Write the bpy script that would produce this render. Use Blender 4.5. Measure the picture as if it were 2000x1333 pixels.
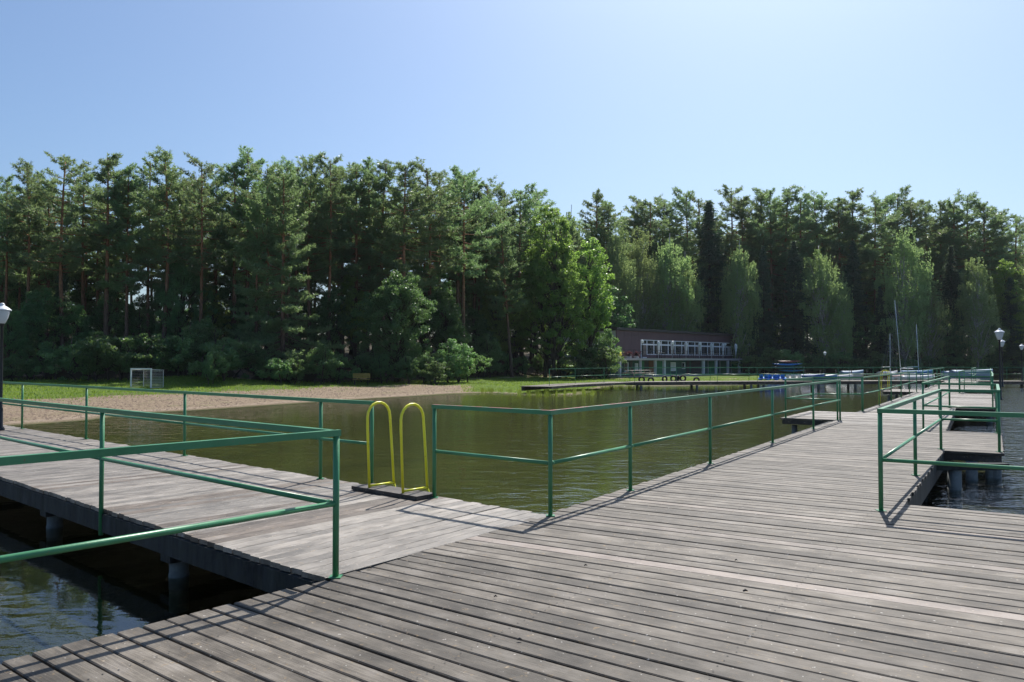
import bpy, math, random
import numpy as np
from mathutils import Vector, Matrix

R = math.radians
scene = bpy.context.scene
C = scene.collection
for o in list(bpy.data.objects):
    bpy.data.objects.remove(o)

# ---------------------------------------------------------------- camera
EYE = 1.62                       # metres above the deck (deck top = z 0, water = z -0.5)
WATER = -0.5
cam_d = bpy.data.cameras.new('camera')
cam = bpy.data.objects.new('camera', cam_d)
C.objects.link(cam)
cam.location = (0, 0, EYE)
cam.rotation_euler = (R(90 + 1.42), 0, 0)
cam_d.sensor_width = 36
cam_d.lens = 27.99
cam_d.clip_start = 0.05
cam_d.clip_end = 5000
scene.camera = cam

# ---------------------------------------------------------------- sky and sun
SUN_EL, SUN_AZ = 51.0, 20.0      # azimuth to the right of the view direction (+Y)
world = bpy.data.worlds.new('World')
scene.world = world
world.use_nodes = True
nt = world.node_tree
nt.nodes.clear()
sky = nt.nodes.new('ShaderNodeTexSky')
sky.sky_type = 'NISHITA'
sky.sun_disc = False
sky.sun_elevation = R(SUN_EL)
sky.sun_rotation = R(SUN_AZ)
sky.air_density = 1.0
sky.dust_density = 2.0
sky.ozone_density = 5.5
bg = nt.nodes.new('ShaderNodeBackground')
bg.inputs['Strength'].default_value = 0.083
wo = nt.nodes.new('ShaderNodeOutputWorld')
tint = nt.nodes.new('ShaderNodeMix'); tint.data_type = 'RGBA'; tint.blend_type = 'MULTIPLY'
tint.inputs[0].default_value = 1.0; tint.inputs[7].default_value = (0.89, 0.965, 1.0, 1)
nt.links.new(sky.outputs[0], tint.inputs[6]); nt.links.new(tint.outputs[2], bg.inputs[0])
nt.links.new(bg.outputs[0], wo.inputs[0])
sd_ = bpy.data.lights.new('sun', 'SUN')
sd_.energy = 4.1
sd_.angle = R(0.53)
sd_.color = (1.0, 0.955, 0.89)
sun = bpy.data.objects.new('sun', sd_)
C.objects.link(sun)
sdir = Vector((math.sin(R(SUN_AZ)) * math.cos(R(SUN_EL)), math.cos(R(SUN_AZ)) * math.cos(R(SUN_EL)), math.sin(R(SUN_EL))))
sun.rotation_euler = sdir.to_track_quat('Z', 'Y').to_euler()
sun.location = (20, 40, 60)
scene.view_settings.view_transform = 'Standard'
scene.view_settings.look = 'None'
scene.view_settings.exposure = 0.68
scene.view_settings.gamma = 1.0
scene.view_settings.use_curve_mapping = False
scene.cycles.max_bounces = 8
scene.cycles.transparent_max_bounces = 12
scene.cycles.diffuse_bounces = 5
scene.cycles.glossy_bounces = 3
scene.cycles.use_denoising = True

# ---------------------------------------------------------------- helpers
rnd = random.Random(7)


def tag(o, label=None, cat=None, group=None, kind=None):
    if label: o['label'] = label
    if cat: o['category'] = cat
    if group: o['group'] = group
    if kind: o['kind'] = kind
    return o


def empty(name, loc=(0, 0, 0), rz=0.0):
    o = bpy.data.objects.new(name, None)
    o.empty_display_size = 0.3
    C.objects.link(o)
    o.location = loc
    o.rotation_euler = (0, 0, rz)
    return o


def link(name, me, parent=None, loc=None):
    o = bpy.data.objects.new(name, me)
    C.objects.link(o)
    if parent: o.parent = parent
    if loc is not None: o.location = loc
    return o


def fast_mesh(name, V, F, mats, smooth=False, midx=None):
    """V (n,3), F (m,k) with k = 3 or 4."""
    V = np.asarray(V, dtype=np.float32); F = np.asarray(F, dtype=np.int32)
    k = F.shape[1]
    me = bpy.data.meshes.new(name)
    me.vertices.add(len(V)); me.vertices.foreach_set('co', V.ravel())
    me.loops.add(F.size); me.loops.foreach_set('vertex_index', F.ravel())
    me.polygons.add(len(F))
    me.polygons.foreach_set('loop_start', np.arange(0, F.size, k, dtype=np.int32))
    me.polygons.foreach_set('loop_total', np.full(len(F), k, dtype=np.int32))
    if midx is not None: me.polygons.foreach_set('material_index', np.asarray(midx, dtype=np.int32))
    me.polygons.foreach_set('use_smooth', np.full(len(F), smooth, dtype=bool))
    for m in (mats if isinstance(mats, (list, tuple)) else [mats]):
        me.materials.append(m)
    me.update(calc_edges=True)
    return me


class MB:
    """collects boxes, bars, tubes and lofts into one mesh"""
    def __init__(s):
        s.v = []; s.f = []; s.sm = []

    def add(s, vs, fs, smooth=False):
        b = len(s.v)
        s.v += [tuple(p) for p in vs]
        s.f += [tuple(b + i for i in q) for q in fs]
        s.sm += [smooth] * len(fs)
        return s

    def box(s, x0, x1, y0, y1, z0, z1):
        vs = [(x0, y0, z0), (x1, y0, z0), (x1, y1, z0), (x0, y1, z0), (x0, y0, z1), (x1, y0, z1), (x1, y1, z1), (x0, y1, z1)]
        return s.add(vs, [(3, 2, 1, 0), (4, 5, 6, 7), (0, 1, 5, 4), (1, 2, 6, 5), (2, 3, 7, 6), (3, 0, 4, 7)])

    def bar(s, a, b, w, h, up=(0, 0, 1)):
        a = Vector(a); b = Vector(b); d = (b - a).normalized(); up = Vector(up)
        n = d.cross(up)
        if n.length < 1e-4: n = Vector((1, 0, 0))
        n.normalize(); u = n.cross(d).normalized()
        vs = []
        for p in (a, b):
            for i, j in ((-1, -1), (1, -1), (1, 1), (-1, 1)):
                vs.append(p + n * (i * w / 2) + u * (j * h / 2))
        return s.add(vs, [(3, 2, 1, 0), (4, 5, 6, 7), (0, 1, 5, 4), (1, 2, 6, 5), (2, 3, 7, 6), (3, 0, 4, 7)])

    def tube(s, pts, rad, n=8, cap=True, closed=False):
        pts = [Vector(p) for p in pts]
        m = len(pts)
        if not hasattr(rad, '__len__'): rad = [rad] * m
        rings = []; prev = None
        for i, p in enumerate(pts):
            if closed: d = pts[(i + 1) % m] - pts[i - 1]
            elif i == 0: d = pts[1] - pts[0]
            elif i == m - 1: d = pts[-1] - pts[-2]
            else: d = pts[i + 1] - pts[i - 1]
            if d.length < 1e-9: d = Vector((0, 0, 1))
            d.normalize()
            if prev is None:
                a = Vector((0, 0, 1)) if abs(d.z) < 0.9 else Vector((1, 0, 0))
                x = d.cross(a).normalized()
            else:
                x = (prev - d * prev.dot(d))
                x = x.normalized() if x.length > 1e-6 else d.orthogonal().normalized()
            prev = x
            y = d.cross(x)
            rings.append([p + (x * math.cos(2 * math.pi * j / n) + y * math.sin(2 * math.pi * j / n)) * rad[i] for j in range(n)])
        vs = [q for r in rings for q in r]
        fs = []
        for i in range(m if closed else m - 1):
            i2 = (i + 1) % m
            for j in range(n):
                fs.append((i * n + j, i * n + (j + 1) % n, i2 * n + (j + 1) % n, i2 * n + j))
        s.add(vs, fs, True)
        if cap and not closed:
            b = len(s.v) - len(vs)
            s.f.append(tuple(b + j for j in range(n))[::-1]); s.sm.append(False)
            s.f.append(tuple(b + (m - 1) * n + j for j in range(n))); s.sm.append(False)
        return s

    def lathe(s, prof, n=12, c=(0, 0, 0)):
        vs = []; fs = []
        for r, z in prof:
            for j in range(n):
                a = 2 * math.pi * j / n
                vs.append((c[0] + r * math.cos(a), c[1] + r * math.sin(a), c[2] + z))
        for i in range(len(prof) - 1):
            for j in range(n):
                fs.append((i * n + j, i * n + (j + 1) % n, (i + 1) * n + (j + 1) % n, (i + 1) * n + j))
        return s.add(vs, fs, True)

    def loft(s, secs, smooth=True, cap=True):
        n = len(secs[0]); vs = [p for q in secs for p in q]; fs = []
        for i in range(len(secs) - 1):
            for j in range(n):
                fs.append((i * n + j, i * n + (j + 1) % n, (i + 1) * n + (j + 1) % n, (i + 1) * n + j))
        s.add(vs, fs, smooth)
        if cap:
            b = len(s.v) - len(vs)
            s.f.append(tuple(b + j for j in range(n))[::-1]); s.sm.append(False)
            s.f.append(tuple(b + (len(secs) - 1) * n + j for j in range(n))); s.sm.append(False)
        return s

    def mesh(s, name, m):
        me = bpy.data.meshes.new(name)
        me.from_pydata([tuple(p) for p in s.v], [], s.f)
        me.polygons.foreach_set('use_smooth', s.sm)
        me.materials.append(m)
        me.update()
        return me

    def build(s, name, m, parent=None, loc=None):
        return link(name, s.mesh(name, m), parent, loc)


# ---------------------------------------------------------------- pier axes
A32 = R(32.5)
DS = (math.sin(A32), math.cos(A32)); DT = (DS[1], -DS[0])
A49 = R(-49.2)
ES = (math.sin(A49), math.cos(A49)); ET = (ES[1], -ES[0])

# ---------------------------------------------------------------- materials
class N:
    def __init__(s, name):
        s.m = bpy.data.materials.new(name); s.m.use_nodes = True
        s.t = s.m.node_tree; s.t.nodes.clear()
        s.out = s.t.nodes.new('ShaderNodeOutputMaterial')

    def n(s, typ, **kw):
        nd = s.t.nodes.new('ShaderNode' + typ)
        for k, v in kw.items():
            if k.startswith('_'): setattr(nd, k[1:], v)
            else:
                key = k.replace('__', ' ')
                i = nd.inputs[int(key[1:])] if key[0] == 'i' and key[1:].isdigit() else nd.inputs[key]
                if hasattr(v, 'is_linked') or isinstance(v, bpy.types.NodeSocket): s.t.links.new(v, i)
                else: i.default_value = v
        return nd

    def ramp(s, fac, stops, interp='LINEAR'):
        r = s.t.nodes.new('ShaderNodeValToRGB')
        s.t.links.new(fac, r.inputs[0])
        r.color_ramp.interpolation = interp
        e = r.color_ramp.elements
        while len(e) < len(stops): e.new(0.5)
        for i, (p, c) in enumerate(stops):
            e[i].position = p
            e[i].color = (c, c, c, 1) if isinstance(c, (int, float)) else (*c, 1)
        return r.outputs[0]

    def mix(s, f, a, b, mode='MIX'):
        m = s.t.nodes.new('ShaderNodeMix'); m.data_type = 'RGBA'; m.blend_type = mode
        for i, v in ((0, f), (6, a), (7, b)):
            if isinstance(v, bpy.types.NodeSocket): s.t.links.new(v, m.inputs[i])
            elif isinstance(v, (int, float)): m.inputs[i].default_value = v
            else: m.inputs[i].default_value = (*v, 1)
        return m.outputs[2]

    def math(s, op, a, b=0.0):
        m = s.t.nodes.new('ShaderNodeMath'); m.operation = op
        for i, v in ((0, a), (1, b)):
            if isinstance(v, bpy.types.NodeSocket): s.t.links.new(v, m.inputs[i])
            else: m.inputs[i].default_value = v
        return m.outputs[0]

    def coord(s, kind='Object', scale=(1, 1, 1), loc=None):
        tc = s.t.nodes.new('ShaderNodeTexCoord') if kind != 'World' else s.t.nodes.new('ShaderNodeNewGeometry')
        mp = s.t.nodes.new('ShaderNodeMapping'); mp.inputs['Scale'].default_value = scale
        s.t.links.new(tc.outputs[kind if kind != 'World' else 'Position'], mp.inputs[0])
        if loc is not None: s.t.links.new(loc, mp.inputs['Location'])
        return mp.outputs[0]

    def noise(s, vec, scale, detail=3.0, rough=0.55, dist=0.0):
        return s.n('TexNoise', Vector=vec, Scale=scale, Detail=detail, Roughness=rough, Distortion=dist).outputs[0]

    def bump(s, h, strength, dist=0.01, nrm=None):
        b = s.n('Bump', Height=h, Strength=strength, Distance=dist)
        if nrm is not None: s.t.links.new(nrm, b.inputs['Normal'])
        return b.outputs[0]

    def principled(s, col, rough=0.6, nrm=None, spec=0.5, metal=0.0, **kw):
        p = s.t.nodes.new('ShaderNodeBsdfPrincipled')
        for k, v in (('Base Color', col), ('Roughness', rough), ('Metallic', metal), ('Specular IOR Level', spec)):
            if isinstance(v, bpy.types.NodeSocket): s.t.links.new(v, p.inputs[k])
            elif k == 'Base Color': p.inputs[k].default_value = (*v, 1)
            else: p.inputs[k].default_value = v
        if nrm is not None: s.t.links.new(nrm, p.inputs['Normal'])
        for k, v in kw.items(): p.inputs[k].default_value = v
        s.t.links.new(p.outputs[0], s.out.inputs[0])
        return s.m


def plain(name, col, rough=0.6, var=0.25, scale=3.0, spec=0.4, metal=0.0, bumpy=0.15):
    a = N(name)
    c = a.coord()
    f = a.noise(c, scale, 4)
    g = a.noise(c, scale * 9, 3)
    dark = tuple(x * (1 - var) for x in col); light = tuple(min(1, x * (1 + var)) for x in col)
    col1 = a.mix(a.ramp(f, [(0.3, 0.0), (0.7, 1.0)]), dark, light)
    col2 = a.mix(a.math('MULTIPLY', g, 0.3), col1, tuple(x * 0.6 for x in col))
    return a.principled(col2, rough, a.bump(g, bumpy, 0.01), spec, metal)


def wood_deck(name, base, dark, light, rough=0.55, spec=0.45, seams=False):
    """weathered board: grain along local X"""
    a = N(name)
    info = a.n('ObjectInfo')
    rn = info.outputs['Random']
    off = a.n('CombineXYZ', X=a.math('MULTIPLY', rn, 91.0), Y=a.math('MULTIPLY', rn, 37.0), Z=0.0).outputs[0]
    g = a.coord('Object', (1.0, 30, 10), off)
    grain = a.noise(g, 2.4, 5, 0.65, 0.6)
    fine = a.noise(a.coord('Object', (3.0, 130, 60), off), 2.0, 3, 0.6)
    blot = a.noise(a.coord('Object', (1, 1.6, 1), off), 2.3, 4, 0.6)
    spots = a.noise(a.coord('Object', (1, 1, 1), off), 34.0, 2, 0.5)
    lich = a.noise(a.coord('Object', (1, 1, 1), off), 17.0, 4, 0.7)
    col = a.mix(a.ramp(grain, [(0.28, 0.0), (0.72, 1.0)]), dark, light)
    col = a.mix(0.3, col, base)
    col = a.mix(a.ramp(fine, [(0.25, 0.55), (0.5, 0.0)]), col, tuple(x * 0.45 for x in dark))
    col = a.mix(a.ramp(blot, [(0.36, 0.75), (0.56, 0.0)]), col, tuple(x * 0.6 for x in dark))
    col = a.mix(a.ramp(blot, [(0.55, 0.0), (0.75, 0.35)]), col, (0.33, 0.30, 0.27))
    v = a.math('ADD', 0.70, a.math('MULTIPLY', rn, 0.60))
    hv = a.n('HueSaturation', Saturation=0.95, Value=v, Color=col).outputs[0]
    # pale droppings, orange and yellow lichen
    hv = a.mix(a.ramp(spots, [(0.70, 0.0), (0.73, 0.75)]), hv, (0.52, 0.5, 0.46))
    hv = a.mix(a.ramp(lich, [(0.60, 0.0), (0.70, 0.5)]), hv, (0.30, 0.20, 0.09))
    h = a.math('ADD', a.math('MULTIPLY', grain, 1.0), a.math('MULTIPLY', fine, 0.6))
    r = a.ramp(grain, [(0.2, rough - 0.08), (0.8, rough + 0.14)])
    return a.principled(hv, r, a.bump(h, 0.55, 0.006), spec)


def foliage(name, col_a, col_b, tcol, trans=0.4, scale=0.6, shine=0.35, rough=0.5):
    a = N(name)
    info = a.n('ObjectInfo')
    f = a.noise(a.coord('World'), scale, 3)
    g = a.noise(a.coord('World'), scale * 13, 2)
    col = a.mix(a.ramp(f, [(0.35, 0.0), (0.65, 1.0)]), col_a, col_b)
    v = a.math('ADD', a.math('ADD', 0.55, a.math('MULTIPLY', info.outputs['Random'], 0.4)), a.math('MULTIPLY', g, 0.5))
    h = a.math('ADD', 0.485, a.math('MULTIPLY', info.outputs['Random'], 0.03))
    col = a.n('HueSaturation', Hue=h, Value=v, Color=col).outputs[0]
    tc = a.n('HueSaturation', Hue=h, Value=v, Color=(*tcol, 1)).outputs[0]
    p = a.n('BsdfPrincipled', Roughness=rough)
    p.inputs['Specular IOR Level'].default_value = shine
    a.t.links.new(col, p.inputs['Base Color'])
    t = a.n('BsdfTranslucent', Color=tc)
    mx = a.n('MixShader', i0=trans, i1=p.outputs[0], i2=t.outputs[0])
    a.t.links.new(mx.outputs[0], a.out.inputs[0])
    return a.m


M = {}
M['deck'] = wood_deck('weathered_grey_boards', (0.134, 0.114, 0.090), (0.069, 0.057, 0.044), (0.222, 0.194, 0.157), 0.62, 0.28)
M['deck_light'] = wood_deck('replacement_pinkish_board', (0.28, 0.218, 0.178), (0.20, 0.152, 0.122), (0.36, 0.295, 0.245))
M['deck_silver'] = wood_deck('silvered_boards', (0.20, 0.170, 0.138), (0.10, 0.082, 0.063), (0.345, 0.305, 0.258), 0.5, 0.6)
M['deck_red'] = wood_deck('reddish_boards', (0.135, 0.103, 0.078), (0.08, 0.06, 0.044), (0.20, 0.16, 0.125), 0.55, 0.4)
M['dark_wood'] = wood_deck('dark_damp_wood', (0.06, 0.048, 0.042), (0.03, 0.024, 0.02), (0.09, 0.075, 0.062), 0.6)


def mat_concrete():
    a = N('stained_concrete')
    c = a.coord('World', (1, 1, 1))
    s = a.noise(a.coord('World', (2.2, 2.2, 0.4)), 3.0, 5, 0.7)
    n = a.noise(c, 9, 5)
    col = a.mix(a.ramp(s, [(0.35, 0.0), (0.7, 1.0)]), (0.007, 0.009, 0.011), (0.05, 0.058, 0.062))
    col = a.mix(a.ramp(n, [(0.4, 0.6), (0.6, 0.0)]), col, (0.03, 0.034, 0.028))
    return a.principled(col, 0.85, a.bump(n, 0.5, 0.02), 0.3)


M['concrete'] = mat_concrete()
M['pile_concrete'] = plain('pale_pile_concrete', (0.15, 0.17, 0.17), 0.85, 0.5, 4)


def mat_paint(name, col, dark, spots=(0.2, 0.1, 0.05), red=False):
    a = N(name)
    c = a.coord('World')
    n = a.noise(c, 5, 4); d = a.noise(c, 60, 3); chips = a.noise(c, 38, 4, 0.7)
    colr = a.mix(a.ramp(n, [(0.3, 0.0), (0.7, 1.0)]), dark, col)
    colr = a.mix(a.ramp(chips, [(0.66, 0.0), (0.70, 0.85)]), colr, spots)
    if red:
        geo = a.n('NewGeometry')
        sx = a.n('SeparateXYZ', Vector=geo.outputs['Normal'])
        up = a.ramp(sx.outputs['Z'], [(0.6, 0.0), (0.9, 1.0)])
        w = a.noise(c, 7.5, 4, 0.65)
        f = a.math('MULTIPLY', up, a.ramp(w, [(0.42, 0.0), (0.50, 1.0)]))
        colr = a.mix(f, colr, (0.36, 0.10, 0.09))
    return a.principled(colr, a.ramp(n, [(0.3, 0.3), (0.8, 0.48)]), a.bump(d, 0.18, 0.004), 0.5)


M['green_paint'] = mat_paint('green_rail_paint', (0.062, 0.25, 0.112), (0.045, 0.195, 0.085))
M['green_worn'] = mat_paint('green_rail_paint_worn_to_red', (0.062, 0.25, 0.112), (0.045, 0.195, 0.085), red=True)
M['yellow_paint'] = mat_paint('yellow_handle_paint', (0.88, 0.84, 0.05), (0.76, 0.72, 0.03))
M['black_metal'] = plain('black_lamp_metal', (0.012, 0.014, 0.018), 0.4, spec=0.5)
M['white_metal'] = plain('white_painted_metal', (0.72, 0.74, 0.76), 0.35, 0.08)
M['rope_net'] = plain('white_net', (0.55, 0.55, 0.52), 0.8, 0.1)


def mat_globe():
    a = N('milky_lamp_glass')
    p = a.n('BsdfPrincipled', Roughness=0.25)
    p.inputs['Base Color'].default_value = (0.72, 0.76, 0.8, 1)
    t = a.n('BsdfTranslucent', Color=(0.7, 0.75, 0.8, 1))
    mx = a.n('MixShader', i0=0.35, i1=p.outputs[0], i2=t.outputs[0])
    a.t.links.new(mx.outputs[0], a.out.inputs[0])
    return a.m


M['globe'] = mat_globe()


def mat_water():
    a = N('lake_water')
    w1 = a.coord('World', (0.8, 1.35, 1.0))
    rot = a.t.nodes.new('ShaderNodeMapping'); rot.inputs['Rotation'].default_value = (0, 0, R(14))
    a.t.links.new(w1, rot.inputs[0])
    n1 = a.noise(rot.outputs[0], 1.7, 3, 0.55, 0.5)
    n2 = a.noise(rot.outputs[0], 5.5, 3, 0.6, 0.3)
    n3 = a.noise(a.coord('World', (1, 1.6, 1)), 0.23, 2, 0.5)
    geo = a.n('NewGeometry')
    x = a.n('SeparateXYZ', Vector=geo.outputs['Position'])
    # open water right of the piers and in front of the left deck is ruffled more than the sheltered basin
    diag = a.math('SUBTRACT', a.math('MULTIPLY', x.outputs['X'], 0.843), a.math('MULTIPLY', x.outputs['Y'], 0.537))
    op = a.ramp(a.math('ADD', a.math('MULTIPLY', diag, 0.08), 0.55), [(0.40, 0.0), (0.52, 1.0)])
    wl = a.math('ADD', a.math('MULTIPLY', x.outputs['X'], ET[0]), a.math('MULTIPLY', x.outputs['Y'], ET[1]))
    calm = a.ramp(a.math('MULTIPLY', wl, 0.1), [(0.18, 1.0), (0.28, 0.10), (0.36, 0.10), (0.64, 1.0)])
    h = a.math('ADD', a.math('MULTIPLY', n1, 1.0), a.math('MULTIPLY', n2, 0.22))
    st = a.math('MULTIPLY', a.math('ADD', 0.35, a.math('MULTIPLY', n3, 0.5)), a.math('ADD', 0.48, a.math('MULTIPLY', op, 2.2)))
    b = a.t.nodes.new('ShaderNodeBump'); b.inputs['Distance'].default_value = 0.085
    st = a.math('MULTIPLY', st, calm)
    a.t.links.new(h, b.inputs['Height']); a.t.links.new(st, b.inputs['Strength'])
    fr = a.n('Fresnel', IOR=1.333, Normal=b.outputs[0])
    gl = a.n('BsdfGlossy', Color=(1, 1, 1, 1), Roughness=0.03, Normal=b.outputs[0])
    tr = a.n('BsdfTransparent', Color=(0.86, 0.90, 0.72, 1))
    mx = a.n('MixShader', i0=fr.outputs[0], i1=tr.outputs[0], i2=gl.outputs[0])
    a.t.links.new(mx.outputs[0], a.out.inputs[0])
    return a.m


def mat_ground():
    a = N('shore_ground')
    at_ = a.n('Attribute', _attribute_name='zone')
    sp = a.n('SeparateColor', Color=at_.outputs['Color'])
    beach, forest, path = sp.outputs[0], sp.outputs[1], sp.outputs[2]
    bed = at_.outputs['Alpha']
    w = a.coord('World')
    n1 = a.noise(w, 0.7, 4); n2 = a.noise(w, 6, 4, 0.65); n3 = a.noise(w, 28, 3, 0.7)
    grass = a.mix(a.ramp(n1, [(0.3, 0.0), (0.7, 1.0)]), (0.08, 0.145, 0.018), (0.14, 0.20, 0.03))
    grass = a.mix(a.ramp(n2, [(0.35, 0.7), (0.55, 0.0)]), grass, (0.045, 0.085, 0.013))
    grass = a.mix(a.ramp(n3, [(0.60, 0.0), (0.72, 0.5)]), grass, (0.20, 0.20, 0.06))
    sand = a.mix(a.ramp(n2, [(0.3, 0.0), (0.7, 1.0)]), (0.21, 0.155, 0.105), (0.38, 0.30, 0.21))
    sand = a.mix(a.ramp(n3, [(0.35, 0.8), (0.52, 0.0)]), sand, (0.10, 0.062, 0.04))
    sand = a.mix(a.ramp(n1, [(0.55, 0.0), (0.7, 0.45)]), sand, (0.14, 0.16, 0.05))
    soil = a.mix(a.ramp(n2, [(0.3, 0.0), (0.7, 1.0)]), (0.025, 0.026, 0.012), (0.075, 0.055, 0.03))
    pth = a.mix(n2, (0.22, 0.16, 0.11), (0.40, 0.32, 0.24))
    mud = a.mix(a.ramp(n1, [(0.3, 0.0), (0.7, 1.0)]), (0.050, 0.056, 0.018), (0.086, 0.091, 0.028))
    jit = a.math('MULTIPLY', a.math('SUBTRACT', n2, 0.5), 0.9)
    def edge(z, lo=0.42, hi=0.58): return a.ramp(a.math('ADD', z, jit), [(lo, 0.0), (hi, 1.0)])
    col = a.mix(edge(beach), grass, sand)
    col = a.mix(edge(forest), col, soil)
    col = a.mix(edge(path), col, pth)
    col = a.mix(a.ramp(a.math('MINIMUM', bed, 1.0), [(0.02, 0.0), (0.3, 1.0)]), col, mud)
    col = a.mix(a.math('SUBTRACT', bed, 1.0), col, (0.022, 0.024, 0.006))  # alpha past full: deep-water mud and deck shade painted on the bed
    h = a.math('ADD', n2, a.math('MULTIPLY', n3, 0.5))
    return a.principled(col, 0.9, a.bump(h, 0.9, 0.12), 0.15)


M['water'] = mat_water()
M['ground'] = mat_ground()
M['pine'] = foliage('pine_needles', (0.09, 0.16, 0.098), (0.15, 0.22, 0.105), (0.31, 0.44, 0.16), 0.45, 0.35, 0.45, 0.42)
M['spruce'] = foliage('dark_spruce_needles', (0.045, 0.085, 0.06), (0.07, 0.115, 0.07), (0.12, 0.19, 0.08), 0.34, 0.35, 0.3)
M['oak'] = foliage('dark_green_leaves', (0.06, 0.13, 0.068), (0.10, 0.19, 0.082), (0.21, 0.37, 0.10), 0.42, 0.5, 0.28, 0.4)
M['alder'] = foliage('bright_green_leaves', (0.065, 0.135, 0.045), (0.105, 0.19, 0.055), (0.34, 0.50, 0.09), 0.52, 0.4, 0.5, 0.4)
M['birch'] = foliage('silvery_birch_leaves', (0.13, 0.205, 0.10), (0.195, 0.27, 0.125), (0.40, 0.53, 0.18), 0.47, 0.4, 0.5, 0.4)
M['bush'] = foliage('shrub_leaves', (0.065, 0.135, 0.07), (0.115, 0.195, 0.092), (0.24, 0.40, 0.11), 0.45, 0.9, 0.35, 0.45)
M['reed'] = foliage('fresh_reeds', (0.08, 0.14, 0.025), (0.12, 0.19, 0.035), (0.25, 0.36, 0.05), 0.45, 2.0)
M['grass'] = foliage('lawn_grass', (0.09, 0.17, 0.016), (0.14, 0.22, 0.022), (0.28, 0.38, 0.05), 0.45, 0.8)


def mat_bark(name, low, high, z0, z1):
    a = N(name)
    c = a.coord('Object', (1, 1, 0.25))
    n = a.noise(c, 9, 4, 0.65)
    o = a.coord('Object')
    z = a.n('SeparateXYZ', Vector=o).outputs['Z']
    f = a.ramp(a.math('DIVIDE', a.math('SUBTRACT', z, z0), z1 - z0), [(0.0, 0.0), (1.0, 1.0)])
    col = a.mix(f, low, high)
    col = a.mix(a.ramp(n, [(0.35, 0.75), (0.6, 0.0)]), col, tuple(x * 0.3 for x in low))
    return a.principled(col, 0.85, a.bump(n, 0.7, 0.05), 0.2)


M['pine_bark'] = mat_bark('pine_bark', (0.15, 0.105, 0.08), (0.36, 0.17, 0.085), 4, 11)
M['bark'] = mat_bark('grey_bark', (0.075, 0.062, 0.05), (0.085, 0.072, 0.055), 0, 8)
M['birch_bark'] = mat_bark('birch_bark', (0.30, 0.29, 0.27), (0.5, 0.49, 0.46), 0, 4)
M['cladding'] = plain('dark_plum_cladding', (0.12, 0.07, 0.08), 0.5, 0.12, 1.0)
M['fascia'] = plain('dark_roof_edge', (0.055, 0.05, 0.052), 0.5, 0.1)
M['render'] = plain('pale_grey_render', (0.58, 0.60, 0.64), 0.85, 0.1)
M['slab'] = plain('grey_slab', (0.42, 0.39, 0.40), 0.8, 0.15)
M['white_frame'] = plain('white_window_frame', (0.78, 0.80, 0.84), 0.4, 0.04)
M['green_door'] = plain('green_door_paint', (0.03, 0.19, 0.09), 0.5, 0.15)
M['teal_wall'] = plain('dark_teal_wall', (0.045, 0.12, 0.10), 0.7, 0.2)
M['brown_door'] = plain('brown_wood_door', (0.19, 0.075, 0.03), 0.55, 0.2)
M['curtain'] = plain('beige_curtain', (0.34, 0.27, 0.23), 0.9, 0.2, 1.5)
M['parasol'] = plain('white_parasol_cloth', (0.62, 0.65, 0.68), 0.85, 0.1)
M['yellow_cloth'] = foliage('yellow_blossom', (0.62, 0.58, 0.06), (0.7, 0.64, 0.1), (0.7, 0.66, 0.1), 0.4, 3.0)
M['red_flower'] = foliage('red_blossom', (0.075, 0.022, 0.035), (0.05, 0.03, 0.03), (0.10, 0.03, 0.04), 0.4, 3.0)
M['blue_plastic'] = plain('bright_blue_plastic', (0.015, 0.19, 0.62), 0.35, 0.12, spec=0.5)
M['blue_deep'] = plain('deep_blue_plastic', (0.012, 0.085, 0.30), 0.4, 0.12)
M['blue_tarp'] = plain('blue_tarpaulin', (0.03, 0.16, 0.33), 0.6, 0.2, 4)
M['white_hull'] = plain('white_boat_hull', (0.72, 0.72, 0.70), 0.3, 0.08)
M['grey_blue_hull'] = plain('grey_blue_boat_cover', (0.20, 0.29, 0.40), 0.55, 0.15)
M['red_hull'] = plain('faded_red_boat', (0.17, 0.04, 0.035), 0.5, 0.2)
M['mast'] = plain('silver_mast', (0.5, 0.56, 0.6), 0.35, 0.1, metal=0.3)
M['rubber'] = plain('black_rubber', (0.014, 0.014, 0.015), 0.7, 0.2)
M['bench_yellow'] = plain('ochre_bench_wood', (0.32, 0.24, 0.055), 0.6, 0.15)
M['pale_wood'] = plain('pale_wood', (0.42, 0.37, 0.32), 0.7, 0.15)
M['skin'] = plain('skin', (0.42, 0.25, 0.18), 0.6, 0.05)


def mat_glass():
    a = N('window_glass')
    return a.principled((0.035, 0.04, 0.045), 0.06, None, 0.8)


M['glass'] = mat_glass()

# ---------------------------------------------------------------- places
PITCH = R(1.42)


def ST(s, t, z=0.0):
    """main pier coordinates: s along the pier, t to its right"""
    return Vector((s * DS[0] + t * DT[0], s * DS[1] + t * DT[1], z))


def LT(s, t, z=0.0):
    """left walkway coordinates"""
    return Vector((s * ES[0] + t * ET[0], s * ES[1] + t * ET[1], z))


def survey(u, v, z):
    """ground position of a point sighted in the photograph, at height z"""
    X = u - 1000; Y = 1555.0; Z = -(v - 666.5)
    y = Y * math.cos(PITCH) - Z * math.sin(PITCH); zz = Y * math.sin(PITCH) + Z * math.cos(PITCH)
    k = (z - EYE) / zz
    return Vector((X * k, y * k, z))


def sight(u, d):
    return ((u - 1000) / 1555.0 * d, d)


def height_at(v, d):
    return EYE + (705 - v) / 1555.0 * d


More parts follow.
